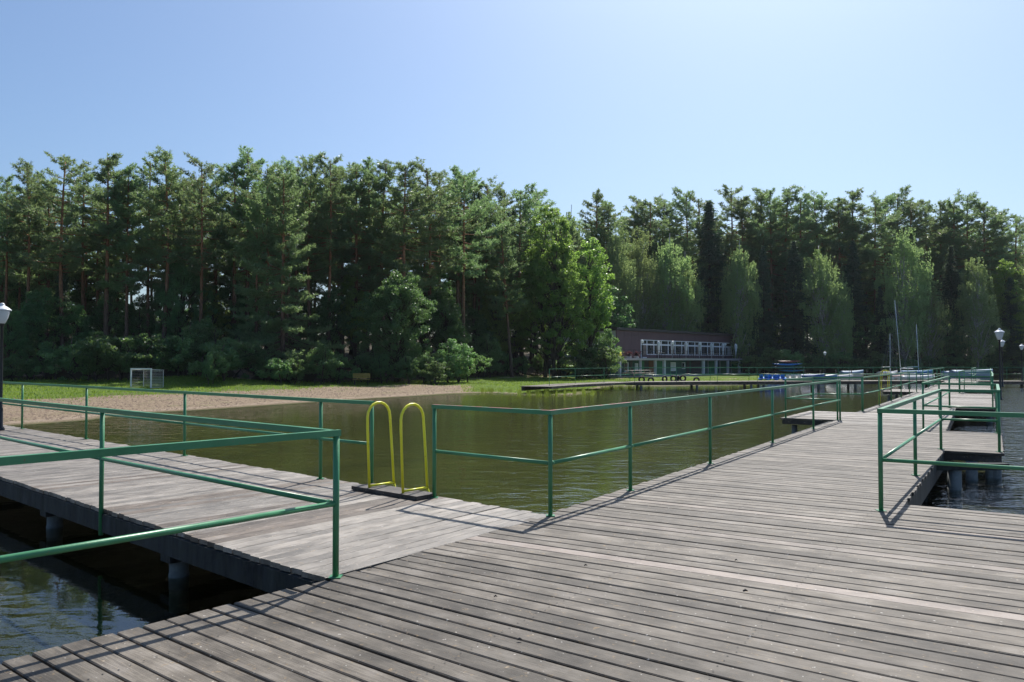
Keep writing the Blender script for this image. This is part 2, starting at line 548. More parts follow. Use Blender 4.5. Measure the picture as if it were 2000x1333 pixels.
# ---------------------------------------------------------------- terrain
SHORE = [(-400, -220), (-120, -40), (-60, 4), (-30, 19)]
for u, v in ((40, 829), (150, 821), (250, 807), (375, 801), (500, 792.5), (550, 789), (687, 780), (787, 774.5), (875, 769), (960, 767), (1040, 771), (1120, 771)):
    p = survey(u, v, WATER); SHORE.append((p.x, p.y))
for u, d in ((1150, 57), (1180, 66.5), (1300, 67.5), (1430, 70), (1490, 74), (1525, 88), (1580, 102), (1700, 110), (1850, 116), (2000, 119), (2300, 128)):
    SHORE.append(sight(u, d))
SHORE += [(180, 120), (300, 60), (420, -200)]
SH = np.array(SHORE)


def signed_shore(X, Y):
    best = np.full(X.shape, 1e9); sgn = np.ones(X.shape)
    for i in range(len(SH) - 1):
        ax, ay = SH[i]; bx, by = SH[i + 1]
        dx, dy = bx - ax, by - ay
        L2 = dx * dx + dy * dy
        t = np.clip(((X - ax) * dx + (Y - ay) * dy) / L2, 0, 1)
        d = np.hypot(X - ax - t * dx, Y - ay - t * dy)
        cr = dx * (Y - ay) - dy * (X - ax)
        upd = d < best - 1e-9
        best = np.where(upd, d, best); sgn = np.where(upd, np.where(cr > 0, 1.0, -1.0), sgn)
    return best * sgn


def sstep(a, b, x):
    t = np.clip((x - a) / (b - a), 0, 1); return t * t * (3 - 2 * t)


FU = np.array([-800, 0, 250, 450, 560, 800, 950, 1100, 1200, 1350, 1500, 1700, 2000, 2600])
FD = np.array([40, 60, 62, 62, 62, 68, 82, 96, 118, 126, 120, 121, 127, 135])


def forest_front(u): return np.interp(u, FU, FD)


def terrain(X, Y):
    X = np.asarray(X, float); Y = np.asarray(Y, float)
    sd = signed_shore(X, Y)
    u = 1000 + 1555 * X / np.maximum(Y, 8.0)
    rate = 0.021 - 0.0165 * sstep(950, 1150, u)
    z = np.where(sd > 0, WATER + 0.03 + rate * np.minimum(sd, 60), WATER + 0.03 + np.maximum(sd * 0.06, -0.37))
    hill = np.clip(Y - forest_front(u), 0, 45)
    slope = 0.10
    z = z + np.where(sd > 0, hill * slope, 0)
    bumps = 0.05 * np.sin(X * 0.9 + 1.3 * np.sin(Y * 0.5)) * np.sin(Y * 0.8 + np.sin(X * 0.4))
    z = z + np.where(sd > 1.0, bumps * sstep(1, 6, sd), 0)
    # the mown hollow and low bank to the right of the goal
    z = z + np.where(sd > 0, 0.55 * np.exp(-(((X + 23.5) / 5.0) ** 2 + ((Y - 59) / 3.0) ** 2)), 0)
    return z


def ground_z(x, y): return float(terrain(np.array([x]), np.array([y]))[0])


def build_ground():
    xs = np.concatenate([[-2500, -900, -400, -200, -120, -90], np.arange(-70, 125, 0.6), [135, 160, 220, 400, 900, 2500]])
    ys = np.concatenate([[-2500, -800, -300, -120, -50, -20, -8], np.arange(-4, 16, 1.0), np.arange(16, 132, 0.6), [136, 142, 150, 170, 220, 400, 900, 3000]])
    X, Y = np.meshgrid(xs, ys)
    Z = terrain(X, Y)
    sd = signed_shore(X, Y)
    u = 1000 + 1555 * X / np.maximum(Y, 8.0)
    beach = (1 - sstep(8, 12, sd)) * (1 - sstep(880, 960, u)) * (sd > -1.5)
    beach = np.maximum(beach, (1 - sstep(0.2, 0.8, sd)) * (sd > -0.5) * 0.6)
    fr = forest_front(u)
    forest = sstep(-2.5, 1.5, Y - fr) * (sd > 0)
    path = np.exp(-((u - 472 - 10 * np.sin(Y * 0.6)) / 17.0) ** 2) * ((Y > 60) & (Y < 84))
    path = np.maximum(path, np.exp(-((Y - (fr - 3.0)) / 1.2) ** 2) * ((u > 890) & (u < 1180)))
    path = np.maximum(path, np.exp(-((Y - 91.0) / 1.0) ** 2) * ((u > 1130) & (u < 1500)) * 0.9)
    path = np.maximum(path, 0.85 * np.exp(-((sd - 0.55) / 0.45) ** 2) * (u < 885))
    path = np.maximum(path, 0.75 * np.exp(-((u - 60) / 40.0) ** 2) * ((Y > 62) & (Y < 72)))
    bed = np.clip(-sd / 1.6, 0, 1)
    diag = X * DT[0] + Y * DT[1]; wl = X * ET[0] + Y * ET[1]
    deep = np.maximum(sstep(-4.7, -3.9, diag), (1 - sstep(6.2, 7.0, wl)) * (X < 2))  # dark bed: deeper open water, plus painted shade under pier and around left walkway
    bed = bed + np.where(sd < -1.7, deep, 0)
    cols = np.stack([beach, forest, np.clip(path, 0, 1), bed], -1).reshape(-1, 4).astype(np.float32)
    V = np.stack([X, Y, Z], -1).reshape(-1, 3)
    nx, ny = len(xs), len(ys)
    I = np.arange(nx * ny).reshape(ny, nx)
    F = np.stack([I[:-1, :-1], I[:-1, 1:], I[1:, 1:], I[1:, :-1]], -1).reshape(-1, 4)
    def fc(a): return a.reshape(-1)[F].mean(1)
    fsd, fbe, ffo = fc(sd), fc(beach), fc(forest)
    lab = np.where(fsd < 0, 0, np.where(ffo > 0.5, 3, np.where(fbe > 0.5, 1, 2)))
    for k, nm, desc in ((0, 'lake_bed', 'silty green lake bed'), (1, 'beach', ''), (2, 'lawn', ''), (3, 'forest_floor', '')):
        f = F[lab == k]
        used, inv = np.unique(f, return_inverse=True)
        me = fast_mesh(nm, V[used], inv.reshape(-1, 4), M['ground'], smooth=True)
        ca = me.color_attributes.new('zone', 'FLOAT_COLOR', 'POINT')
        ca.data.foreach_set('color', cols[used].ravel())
        tag(link(nm, me), kind='structure')


build_ground()
wm = MB().add([(-2400, -2400, WATER), (2400, -2400, WATER), (2400, 400, WATER), (-2400, 400, WATER)], [(0, 1, 2, 3)])
tag(wm.build('water', M['water']), kind='structure')

# ---------------------------------------------------------------- decks
def board_mesh(w0, w1, L, th=0.042, ch=0.006):
    """chamfered board along +X from 0 to L, width w0 at the start and w1 at the end, top at z 0"""
    secs = []
    for x, w in ((0, w0), (L, w1)):
        h = w / 2
        secs.append([(x, -h, -th), (x, h, -th), (x, h, -ch), (x, h - ch, 0), (x, -h + ch, 0), (x, -h, -ch)])
    b = MB(); b.loft(secs, smooth=False)
    return b


def board(name, a, b, wa, wb, m, parent, dz=0.0, label=None):
    a = Vector(a); b = Vector(b); d = b - a; L = d.length
    me = board_mesh(wa, wb, L).mesh(name, m)
    o = link(name, me, parent)
    o.location = (a.x, a.y, a.z + dz)
    o.rotation_euler = (rnd.uniform(-0.008, 0.008), 0, math.atan2(d.y, d.x))
    if label: o['label'] = label
    return o


PB = 0.163


def tl(s):
    if s < 4.4: return -4.35 - 0.139 * (4.4 - s)
    if s < 7.3: return -4.33 + 0.03 * (s - 4.4)
    if s < 24: return -4.24
    return -4.24 - 0.0155 * (s - 24)


def tr(s):
    if s < 10.05: return 4.2
    return float(np.interp(s, [10.05, 16.3, 20.8, 31, 45, 65, 75, 85], [-1.12, -1.16, -1.45, -1.85, -2.35, -2.6, -2.8, -3.0]))


def t_out(s):
    return float(np.interp(s, [16, 20.8, 32, 46, 65, 80], [-0.24, -0.34, -0.7, -1.08, -1.66, -2.0]))


RPLAT = [(16.4, 20.9), (31.4, 45.2), (51.5, 62.5)]
LPLAT = [(23.2, 27.0), (46.4, 50.2)]

pier = empty('wooden_pier', ST(10, -2.6, 0))
tag(pier, 'long weathered grey board pier leading away to the right between green railings', 'pier')
PINV = Vector(pier.location)


def rel(v): return Vector(v) - PINV


k = 0
sL, sR = 5.92, 5.84
near = []
for k in range(0, 44):
    slope = 0.007 * min(k, 16)
    l = 5.92 - 0.150 * k
    tt = tl(l)
    near.append((l, tt, slope))
for k, (l, tt, slope) in enumerate(near):
    x0 = ST(l - 0.075, tt + rnd.uniform(-0.02, 0.02)); tR = 4.2
    x1 = ST(l - 0.075 - slope * (tR - tt) - 0.0, tR)
    wa = 0.150 - rnd.uniform(0.010, 0.020)
    pr = 0.150 + (0.007 * (tR - tt) if k < 16 else 0)
    wb = pr - rnd.uniform(0.012, 0.024)
    board('plank', rel(x0), rel(x1), wa, wb, M['deck_red'] if rnd.random() < 0.03 else M['deck'], pier, rnd.uniform(-0.003, 0.003))
s = 5.92
i = 0
while s < 22.2:
    c = s + PB / 2
    r = 4.2 if c < 10.0 else tr(c)
    for a, b in RPLAT:
        if a <= c <= b: r = t_out(c)
    l = tl(c)
    for a, b in LPLAT:
        if a <= c <= b: l = -5.75
    m = M['deck_light'] if i == 0 else (M['deck_red'] if rnd.random() < 0.03 else M['deck'])
    board('plank', rel(ST(c, l + rnd.uniform(-0.018, 0.018))), rel(ST(c, r + rnd.uniform(-0.015, 0.015))), PB - 0.012 - rnd.uniform(0, 0.006), PB - 0.012 - rnd.uniform(0, 0.006), m, pier,
          rnd.uniform(-0.003, 0.003), 'pinkish newer plank running across the grey deck' if i == 0 else None)
    s += PB; i += 1
# farther boards, too narrow in the picture to pick apart
far = MB(); far2 = MB()
while s < 82:
    c = s + PB / 2
    r = tr(c); l = tl(c)
    for a, b in RPLAT:
        if a <= c <= b: r = t_out(c)
    for a, b in LPLAT:
        if a <= c <= b: l = -5.75 if c < 30 else -6.2
    a0, b0 = rel(ST(c, l)), rel(ST(c, r))
    z = rnd.uniform(-0.024, -0.018)
    (far if rnd.random() < 0.6 else far2).bar(a0 + Vector((0, 0, z)), b0 + Vector((0, 0, z)), PB - 0.014, 0.04)
    s += PB
tag(far.build('deck_boards', M['deck'], pier), kind='stuff')
tag(far2.build('deck_boards', M['deck_silver'], pier), kind='stuff')

# beams and piles under the main pier
def beam(name, a, b, w, z0, z1, parent, m='concrete', inv=PINV):
    bm = MB(); a = Vector(a) - inv; b = Vector(b) - inv
    bm.bar((a.x, a.y, (z0 + z1) / 2), (b.x, b.y, (z0 + z1) / 2), w, z1 - z0)
    return bm.build(name, M[m], parent)


def pile(p, parent, inv=PINV, r=0.095, top=-0.29):
    bm = MB(); p = Vector(p) - inv
    bm.tube([(p.x, p.y, -2.0), (p.x, p.y, top)], r, 14)
    bm.tube([(p.x, p.y, -0.62), (p.x, p.y, WATER + 0.03)], r + 0.006, 14)
    return bm.build('pile', M['pile_concrete'], parent)


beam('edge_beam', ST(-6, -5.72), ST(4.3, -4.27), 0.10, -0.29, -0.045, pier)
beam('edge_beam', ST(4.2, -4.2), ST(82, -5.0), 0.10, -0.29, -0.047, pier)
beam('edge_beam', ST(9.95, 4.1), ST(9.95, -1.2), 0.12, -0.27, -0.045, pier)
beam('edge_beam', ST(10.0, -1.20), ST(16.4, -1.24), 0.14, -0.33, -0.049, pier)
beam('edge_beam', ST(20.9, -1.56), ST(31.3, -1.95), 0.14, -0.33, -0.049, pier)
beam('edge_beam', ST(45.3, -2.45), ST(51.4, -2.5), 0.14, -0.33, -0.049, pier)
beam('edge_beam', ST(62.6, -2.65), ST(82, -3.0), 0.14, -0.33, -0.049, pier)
for a, b in RPLAT:
    beam('edge_beam', ST(a + 0.05, tr(a + .1)), ST(a + 0.05, t_out(a) - 0.05), 0.09, -0.17, -0.05, pier, 'dark_wood')
    beam('edge_beam', ST(b - 0.05, tr(b)), ST(b - 0.05, t_out(b) - 0.05), 0.09, -0.17, -0.05, pier, 'dark_wood')
    beam('edge_beam', ST(a, t_out(a) - 0.08), ST(b, t_out(b) - 0.08), 0.09, -0.17, -0.052, pier, 'dark_wood')
for a, b in LPLAT:
    o = -5.7 if a < 30 else -6.15
    beam('edge_beam', ST(a + 0.05, tl(a)), ST(a + 0.05, o + .05), 0.09, -0.17, -0.05, pier, 'dark_wood')
    beam('edge_beam', ST(b - 0.05, tl(b)), ST(b - 0.05, o + .05), 0.09, -0.17, -0.05, pier, 'dark_wood')
    beam('edge_beam', ST(a, o + .05), ST(b, o + .05), 0.09, -0.17, -0.052, pier, 'dark_wood')
s = 2.6
while s < 80:
    tls, trs = tl(s) + 0.35, (3.9 if s < 9.9 else tr(s) - 0.3)
    beam('cap_beam', ST(s, tls - 0.1), ST(s, trs + 0.1), 0.2, -0.42, -0.295, pier)
    pile(ST(s, tls), pier, top=-0.42); pile(ST(s, trs), pier, top=-0.42)
    if s < 10: pile(ST(s, -0.9), pier, top=-0.42)
    s += 3.75
for a, b in RPLAT:
    q = a + 0.5
    while q < b:
        pile(ST(q, t_out(q) - 0.2), pier, r=0.095, top=-0.17); q += 3.3
# the piles and cap seen in the opening beside the near platform
for (u, v, r, tp_) in ((1865, 957, 0.105, -0.17), (1898, 938, 0.095, -0.17), (1945, 934, 0.095, -0.17)):
    p = survey(u, v, WATER); pile(p, pier, r=r, top=tp_)
p0 = Vector((*sight(1815, 13.1), 0)); p1 = Vector((*sight(1962, 13.1), 0))
beam('cap_beam', p0, p1, 0.16, -0.165, -0.06, pier)
bm = MB(); p = survey(1788, 978, WATER) - PINV
bm.box(p.x - 0.14, p.x + 0.14, p.y - 0.1, p.y + 0.12, -1.6, -0.30); bm.build('footing_block', M['concrete'], pier)
for a, b in LPLAT:
    o = -5.45 if a < 30 else -5.9
    pile(ST(a + 0.4, o), pier, r=0.08, top=-0.22); pile(ST(b - 0.4, o), pier, r=0.08, top=-0.22)

# left walkway
walk = empty('wooden_walkway', LT(10, 5.2, 0))
tag(walk, 'silvery board walkway branching off to the left bank behind the near green rails', 'walkway')
WINV = Vector(walk.location)
PL = 0.150


def wn(s): return 3.62 + 0.022 * (s - 5)


def wf(s): return 6.62 + 0.014 * (s - 5)


q = 4.97
i = 0
while q < 30:
    f = max(0.0, 1 - i / 26.0)
    sh = 0.24 * f                         # boards fan slightly towards the joint with the pier
    a = LT(q + PL / 2, wn(q) + rnd.uniform(-0.012, 0.008)); b = LT(q + PL / 2 + sh * (0.8 if i < 5 else 1), wf(q) + rnd.uniform(-0.02, 0.03))
    w0 = PL - rnd.uniform(0.008, 0.016)
    mm = M['deck_red'] if (i in (11, 12, 13, 14, 26, 27) or rnd.random() < 0.06) else M['deck_silver']
    board('plank', a - WINV, b - WINV, w0, w0, mm, walk, rnd.uniform(-0.003, 0.003))
    q += PL; i += 1
q0, q1 = 5.0, 30.0
beam('edge_beam', LT(5.0, wn(5) + 0.03), LT(q1, wn(q1) + 0.03), 0.12, -0.245, -0.05, walk, inv=WINV)
beam('edge_beam', LT(5.3, wf(5) - 0.06), LT(q1, wf(q1) - 0.06), 0.12, -0.245, -0.05, walk, inv=WINV)
s = 7.65
while s < 30:
    beam('cap_beam', LT(s, wn(s) + 0.02), LT(s, wf(s) - 0.05), 0.2, -0.34, -0.25, walk, inv=WINV)
    pile(LT(s, wn(s) + 0.16), walk, WINV, 0.092, -0.34); pile(LT(s, wf(s) - 0.25), walk, WINV, 0.092, -0.34)
    s += 3.42

# ---------------------------------------------------------------- railings
RAIL_H = 1.10


def railing(pts, label, group='green railings on the piers', post_z=None, mats=None, r_post=0.024, skip_last=False, thin=False, H=RAIL_H, zs=None, cat='railing', n=10):
    """pts: deck positions; posts at every point, square top rail and round middle rail between"""
    o = empty('metal_railing', (pts[0][0], pts[0][1], 0 if zs is None else zs[0]))
    tag(o, label, cat, group)
    base = Vector(o.location)
    for i, p in enumerate(pts):
        if post_z is not None and post_z[i] is None: continue
        z0 = 0.0 if post_z is None else post_z[i]
        bz = 0 if zs is None else zs[i] - base.z
        x, y = p[0] - base.x, p[1] - base.y
        m = MB(); m.tube([(x, y, z0 + bz), (x, y, H - 0.045 + bz)], r_post, n)
        if z0 == 0.0 and not thin:
            m.box(x - 0.045, x + 0.045, y - 0.045, y + 0.045, bz + 0.002, bz + 0.009)
        m.build('post', M['green_paint'], o)
    for i in range(len(pts) - 1):
        if skip_last and i == len(pts) - 2: break
        a = Vector((pts[i][0] - base.x, pts[i][1] - base.y, 0)); b = Vector((pts[i + 1][0] - base.x, pts[i + 1][1] - base.y, 0))
        if zs is not None: a.z += zs[i] - base.z; b.z += zs[i + 1] - base.z
        d = (b - a).normalized()
        mt = M['green_paint'] if not mats else M[mats[i]]
        e = 0.024 if i in (0,) or True else 0
        t = MB(); t.bar(a + Vector((0, 0, H - 0.022)) - d * (0.026 if i == 0 else -0.0265), b + Vector((0, 0, H - 0.022)) + d * 0.026, 0.05 if not thin else 0.04, 0.046 if not thin else 0.035)
        t.build('top_rail', mt, o)
        mz = 0.50 * H
        rr = 0.021 if not thin else 0.016
        t = MB(); t.tube([a + Vector((0, 0, mz)) + d * r_post * 0.6, b + Vector((0, 0, mz)) - d * r_post * 0.6], rr, n)
        if n >= 10:
            t.tube([a + Vector((0, 0, mz)) + d * 0.02, a + Vector((0, 0, mz)) + d * 0.045], rr + 0.004, n)
        t.build('middle_rail', M['green_paint'], o)
    return o


# near left corner: out of the frame -> corner post -> along the near side of the walkway
c655 = Vector((-1.32, 6.0, 0))
d40 = Vector((math.sin(R(40.4)), math.cos(R(40.4)), 0))
railing([c655 - d40 * 7.2, c655 - d40 * 3.6, c655],
        'closest green railing running out of the lower left of the picture to the corner post')
railing([c655 + Vector((-0.03, 0.0, 0)), LT(9.10, wn(9.1) - 0.03), LT(12.82, wn(12.8) - 0.03), LT(16.5, wn(16.5) - 0.03), LT(20.3, wn(20.3) - 0.03), LT(24.1, wn(24) - 0.03)],
        'green railing along the near side of the left walkway above the dark water', post_z=[None, -0.28, -0.28, -0.28, -0.28, -0.28])
railing([LT(8.08, 6.60), LT(9.15, 6.58), LT(13.13, 6.66), LT(17.45, 6.74), LT(21.25, 6.76), LT(25, 6.8)],
        'green railing along the far side of the left walkway in front of the beach')
pA = [Vector((-0.92, 9.46, 0)), ST(7.26, -4.15), ST(9.22, -4.12), ST(12.3, -4.13), ST(16.1, -4.14), ST(19.86, -4.15), ST(23.25, -4.16)]
railing(pA, 'green railing with red worn top, from the yellow ladder along the pier edge', mats=['green_worn', 'green_worn', 'green_paint', 'green_paint', 'green_paint', 'green_paint'])
railing([ST(23.33, -4.24), ST(23.30, -5.62), ST(26.9, -5.62), ST(27.6, -4.27)],
        'green railing around the small left side platform of the pier')
railing([ST(27.75, -4.27), ST(31.5, -4.3), ST(35.2, -4.36), ST(38.9, -4.42), ST(42.6, -4.48), ST(46.3, -4.53)],
        'green railing on the left pier edge between the side platform and the far yellow ladder', n=8)
railing([ST(50.3, -4.6), ST(54, -4.65), ST(57.8, -4.7), ST(61.5, -4.76), ST(65.2, -4.82), ST(69, -4.88)],
        'green railing on the left pier edge beyond the far yellow ladder', n=6)
railing([ST(9.42, 3.5), ST(9.42, -1.28), ST(12.6, -1.26), ST(16.55, -1.23), ST(16.62, -0.32), ST(20.8, -0.42)],
        'green railing at the right with its corner post on the near deck')
railing([ST(21.05, -0.44), ST(21.3, -1.95), ST(26.2, -1.98), ST(31.2, -2.05)],
        'green railing across the back of the near right platform and along the opening', n=8)
railing([ST(31.55, -2.06), ST(31.6, -0.78), ST(38, -0.93), ST(45, -1.15), ST(45.2, -2.5)],
        'green railing round the long middle platform on the right of the pier', n=8)
railing([ST(45.5, -2.55), ST(51.3, -2.62), ST(51.6, -1.35), ST(57, -1.5), ST(62.4, -1.65), ST(62.6, -2.75), ST(68, -2.85), ST(73.5, -2.95)],
        'green railing round the farthest right platform up to the cross pier', n=6)

# ---------------------------------------------------------------- swim ladders
def swim_ladder(pos, yaw, label, scale=1.0, n=10):
    """local X = outwards over the water, local Y along the edge"""
    o = empty('swim_ladder', pos, yaw)
    tag(o, label, 'ladder', 'yellow swim ladders')
    for sy, sp in ((-0.31, 0.0), (0.31, 0.0)):
        pts = []
        w = 0.40
        hgt = 1.10
        r = w / 2 - 0.02
        pts.append((0.02, sy, 0.05))
        pts.append((-0.015, sy, hgt - r - 0.1))
        for a in range(0, 181, 20):
            pts.append((r - 0.015 - r * math.cos(R(a)) + 0.0, sy, hgt - r + r * math.sin(R(a))))
        pts.append((w - 0.02, sy, 0.5)); pts.append((w + 0.015, sy, 0.06))
        m = MB(); m.tube(pts, 0.0165, n); m.tube([(0.015, sy, 0.075), (w + 0.01, sy, 0.075)], 0.014, n)
        h = m.build('handle', M['yellow_paint'], o)
    for z in (-0.25, -0.55, -0.85):
        m = MB(); m.tube([(0.47, -0.31, z), (0.47, 0.31, z)], 0.014, 8); m.build('rung', M['yellow_paint'], o)
    m = MB()
    for sy in (-0.31, 0.31): m.tube([(0.415, sy, 0.06), (0.47, sy, -0.1), (0.47, sy, -1.3)], 0.016, 8)
    m.build('side_rail', M['yellow_paint'], o)
    m = MB(); m.box(-0.03, 0.14, -0.60, 0.60, 0.006, 0.052); m.box(0.15, 0.30, -0.595, 0.60, 0.006, 0.050)
    m.build('base_board', M['dark_wood'], o)
    return o


out = Vector(ET).to_3d() if False else Vector((ET[0], ET[1], 0))
yaw_l = math.atan2(ET[1], ET[0])
swim_ladder(LT(7.47, 6.30), yaw_l, 'yellow arched swim ladder handles on a dark board beside the left walkway')
swim_ladder(ST(48.2, -6.1), math.atan2(-DT[1], -DT[0]), 'small far yellow swim ladder on the distant left platform of the pier', n=6)

# ---------------------------------------------------------------- lamps
def lamp_meshes():
    p = MB()
    p.lathe([(0.09, 0.0), (0.09, 0.04), (0.055, 0.10), (0.05, 0.5), (0.038, 0.54), (0.034, 2.42), (0.05, 2.45), (0.06, 2.50)], 12)
    pole = p.mesh('pole', M['black_metal'])
    g = MB()
    g.lathe([(0.0, 2.49), (0.06, 2.49), (0.075, 2.51), (0.125, 2.63), (0.155, 2.76), (0.16, 2.80), (0.0, 2.81)], 12)
    lan = g.mesh('lantern_glass', M['globe'])
    c = MB()
    c.lathe([(0.19, 2.795), (0.195, 2.81), (0.17, 2.83), (0.12, 2.87), (0.07, 2.90), (0.05, 2.92), (0.055, 2.94), (0.03, 2.97), (0.0, 2.975)], 12)
    cap = c.mesh('lantern_cap', M['white_metal'])
    r = MB()
    for k in range(6):
        a = math.pi * k / 3
        r.tube([(0.068 * math.cos(a), 0.068 * math.sin(a), 2.495), (0.163 * math.cos(a), 0.163 * math.sin(a), 2.80)], 0.006, 5)
    rib = r.mesh('lantern_frame', M['white_metal'])
    return pole, lan, cap, rib


LM = lamp_meshes()


def lamp(loc, label, sc=1.0):
    o = empty('lamp_post', loc)
    tag(o, label, 'street lamp', 'black lamp posts with white lanterns')
    o.scale = (sc, sc, sc)
    for nme, me in zip(('pole', 'lantern_glass', 'lantern_cap', 'lantern_frame'), LM):
        link(nme, me, o)
    return o


x, y = sight(3, 18.6); lamp((x, y, 0), 'black lamp post with white lantern at the left edge, beside the walkway')
x, y = sight(1952.5, 33.0); lamp((x, y, 0), 'largest of the lamp posts at the right, rising from the pier platform')
x, y = sight(1957, 49.5); lamp((x, y, 0), 'lamp post just behind the largest right one, lantern showing at its shoulder')
x, y = sight(1995.5, 64.0); lamp((x, y, 0), 'lamp post at the right edge on the distant cross pier')
x, y = sight(1611, 92.0); lamp((x, y, -0.35 + 0.1), 'lone lamp post with white lantern before dark trees behind the far pier')

# ---------------------------------------------------------------- far cross pier
FPX = [survey(1078, 755.5, 0), survey(1130, 751.5, 0), survey(1240, 746.6, 0), survey(1480, 745.2, 0), survey(1660, 744.6, 0), survey(1800, 744.2, 0), Vector((40.5, 63.0, 0)), Vector((50, 62.6, 0)), Vector((60, 62.2, 0))]
fp = empty('cross_pier', FPX[3])
tag(fp, 'low dark cross pier on piles stretching over the water before the clubhouse', 'pier')
FINV = Vector(fp.location)
bd = MB()
for i in range(len(FPX) - 1):
    a, b = FPX[i], FPX[i + 1]; d = (b - a); L = d.length; d.normalize(); n = Vector((-d.y, d.x, 0))
    k = 0.0
    while k < L:
        c = a + d * (k + 0.1) - FINV
        z = rnd.uniform(-0.024, -0.018)
        bd.bar(c + n * rnd.uniform(-0.03, 0.02) + Vector((0, 0, z)), c + n * 2.2 + Vector((0, 0, z)), 0.185, 0.04)
        k += 0.2
    beam('edge_beam', a + n * 0.1, b + n * 0.1, 0.12, -0.16 if i < 2 else -0.26, -0.046, fp, 'dark_wood', FINV)
    beam('edge_beam', a + n * 2.05, b + n * 2.05, 0.12, -0.30, -0.046, fp, 'dark_wood', FINV)
    k = 0.6
    while k < L and i > 1:
        c = a + d * k
        pile(c + n * 0.25, fp, FINV, 0.10, -0.28); pile(c + n * 1.9 + d * 0.3, fp, FINV, 0.10, -0.28)
        k += 4.6
tag(bd.build('deck_boards', M['deck'], fp), kind='stuff')
path = []
for i in range(len(FPX) - 1):
    a, b = FPX[i], FPX[i + 1]; L = (b - a).length; m = max(1, round(L / 3.4))
    for j in range(m): path.append(a.lerp(b, j / m))
path.append(FPX[-1])
nn = Vector((-0.03, 1, 0))
railing([p + nn * 0.1 for p in path if 8.0 < p.x < 37.2], 'thin green railing on the near edge of the distant cross pier', n=5, thin=True, r_post=0.02)
railing([p + nn * 2.1 for p in path if p.x > 1.0], 'thin green railing on the back edge of the distant cross pier', n=5, thin=True, r_post=0.02)
railing([p + nn * 0.1 for p in path if p.x > 39.5], 'thin green railing at the right end of the distant cross pier', n=5, thin=True, r_post=0.02)
# tyres hung on the back edge
tyre_m = MB()
tyre_m.tube([(0.21 * math.cos(a * math.pi / 10), 0, 0.21 * math.sin(a * math.pi / 10)) for a in range(20)], 0.075, 8, closed=True)
tm = tyre_m.mesh('tyre', M['rubber'])
words = ['leftmost tyre hanging on the back of the distant cross pier', 'second tyre from the left behind the cross pier, low on the edge', 'third tyre from the left, tilted, behind the cross pier',
         'fourth tyre from the left, left of the tight trio on the cross pier', 'middle tyre of the tight trio on the cross pier, turned side-on', 'right tyre of the tight trio on the cross pier', 'rightmost tyre sunk low behind the cross pier edge']
for i, (u, hz, rz) in enumerate(((1253, 0.10, 0), (1271, 0.03, 0.2), (1298, 0.14, 0.5), (1315, 0.17, 0), (1324, 0.17, 1.1), (1333.5, 0.2, 0), (1360, 0.03, 0.1))):
    x, y = sight(u, 64.6)
    t = link('tyre', tm); t.location = (x, y, hz); t.rotation_euler = (0, 0, rz)
    tag(t, words[i], 'tyre', 'tyres on the cross pier')

# ---------------------------------------------------------------- clubhouse
P0 = Vector((12.5, 93.0, -0.30)); BANG = math.atan2(26.0, 22.1)
BF = Vector((math.cos(BANG), math.sin(BANG), 0)); BD = Vector((-BF.y, BF.x, 0))
club = empty('clubhouse', P0, BANG)
tag(club, 'long two storey lakeside clubhouse with dark plum cladding and white window band', 'building')


def bx(u, Y):
    """distance along the facade of a feature sighted at u, on the plane Y behind the terrace edge"""
    k = (u - 1000) / 1555.0
    x0 = P0.x + BD.x * Y; y0 = P0.y + BD.y * Y
    return (k * y0 - x0) / (BF.x - k * BF.y)


ZS, ZR = 2.24, 5.95          # slab top and roof top above the ground there
WY = 2.4
X0, X1 = bx(1204, WY), bx(1453, WY)
def cb(name, m, *bxs):
    b = MB()
    for q in bxs: b.box(*q)
    return b.build(name, M[m], club)
cb('core', 'fascia', (X0 + 0.1, X1 - 0.1, WY + 0.25, WY + 8.4, ZS, ZR - 0.3))
cb('end_wall', 'render', (X0 + 0.001, X0 + 0.12, WY + 0.12, WY + 8.5, ZS, ZR - 0.34))
cb('roof', 'fascia', (X0 - 0.35, X1 + 0.35, WY - 0.35, WY + 9, ZR - 0.26, ZR), (X0 - 0.37, X1 + 0.37, WY - 0.37, WY + 9.02, ZR + 0.002, ZR + 0.05))
wx0, wx1 = bx(1252, WY), bx(1450.5, WY)
# plum cladding panels
px = X0
while px < wx0 - 0.1:
    e = min(px + 1.72, wx0 - 0.02)
    for zc in range(6):
        z0 = ZS + zc * 0.57
        cb('wall_panel', 'cladding', (px + 0.012, e - 0.012, WY, WY + 0.1, z0 + 0.008, z0 + 0.562))
    px += 1.72
zt = 4.62
px = wx0
while px < X1 - 0.2:
    e = min(px + 2.4, X1)
    cb('wall_panel', 'cladding', (px + 0.012, e - 0.012, WY, WY + 0.1, zt + 0.02, ZR - 0.28))
    cb('wall_panel', 'cladding', (px + 0.012, e - 0.012, WY, WY + 0.1, ZS + 0.01, ZS + 0.42))
    px += 2.4
mull = [1252, 1263.5, 1277, 1291.5, 1305, 1318.5, 1331.5, 1344, 1357, 1369.5, 1382, 1393.5, 1405.5, 1417, 1428, 1439, 1450.5]
mx_ = [bx(u, WY) for u in mull]
zb = ZS + 0.44
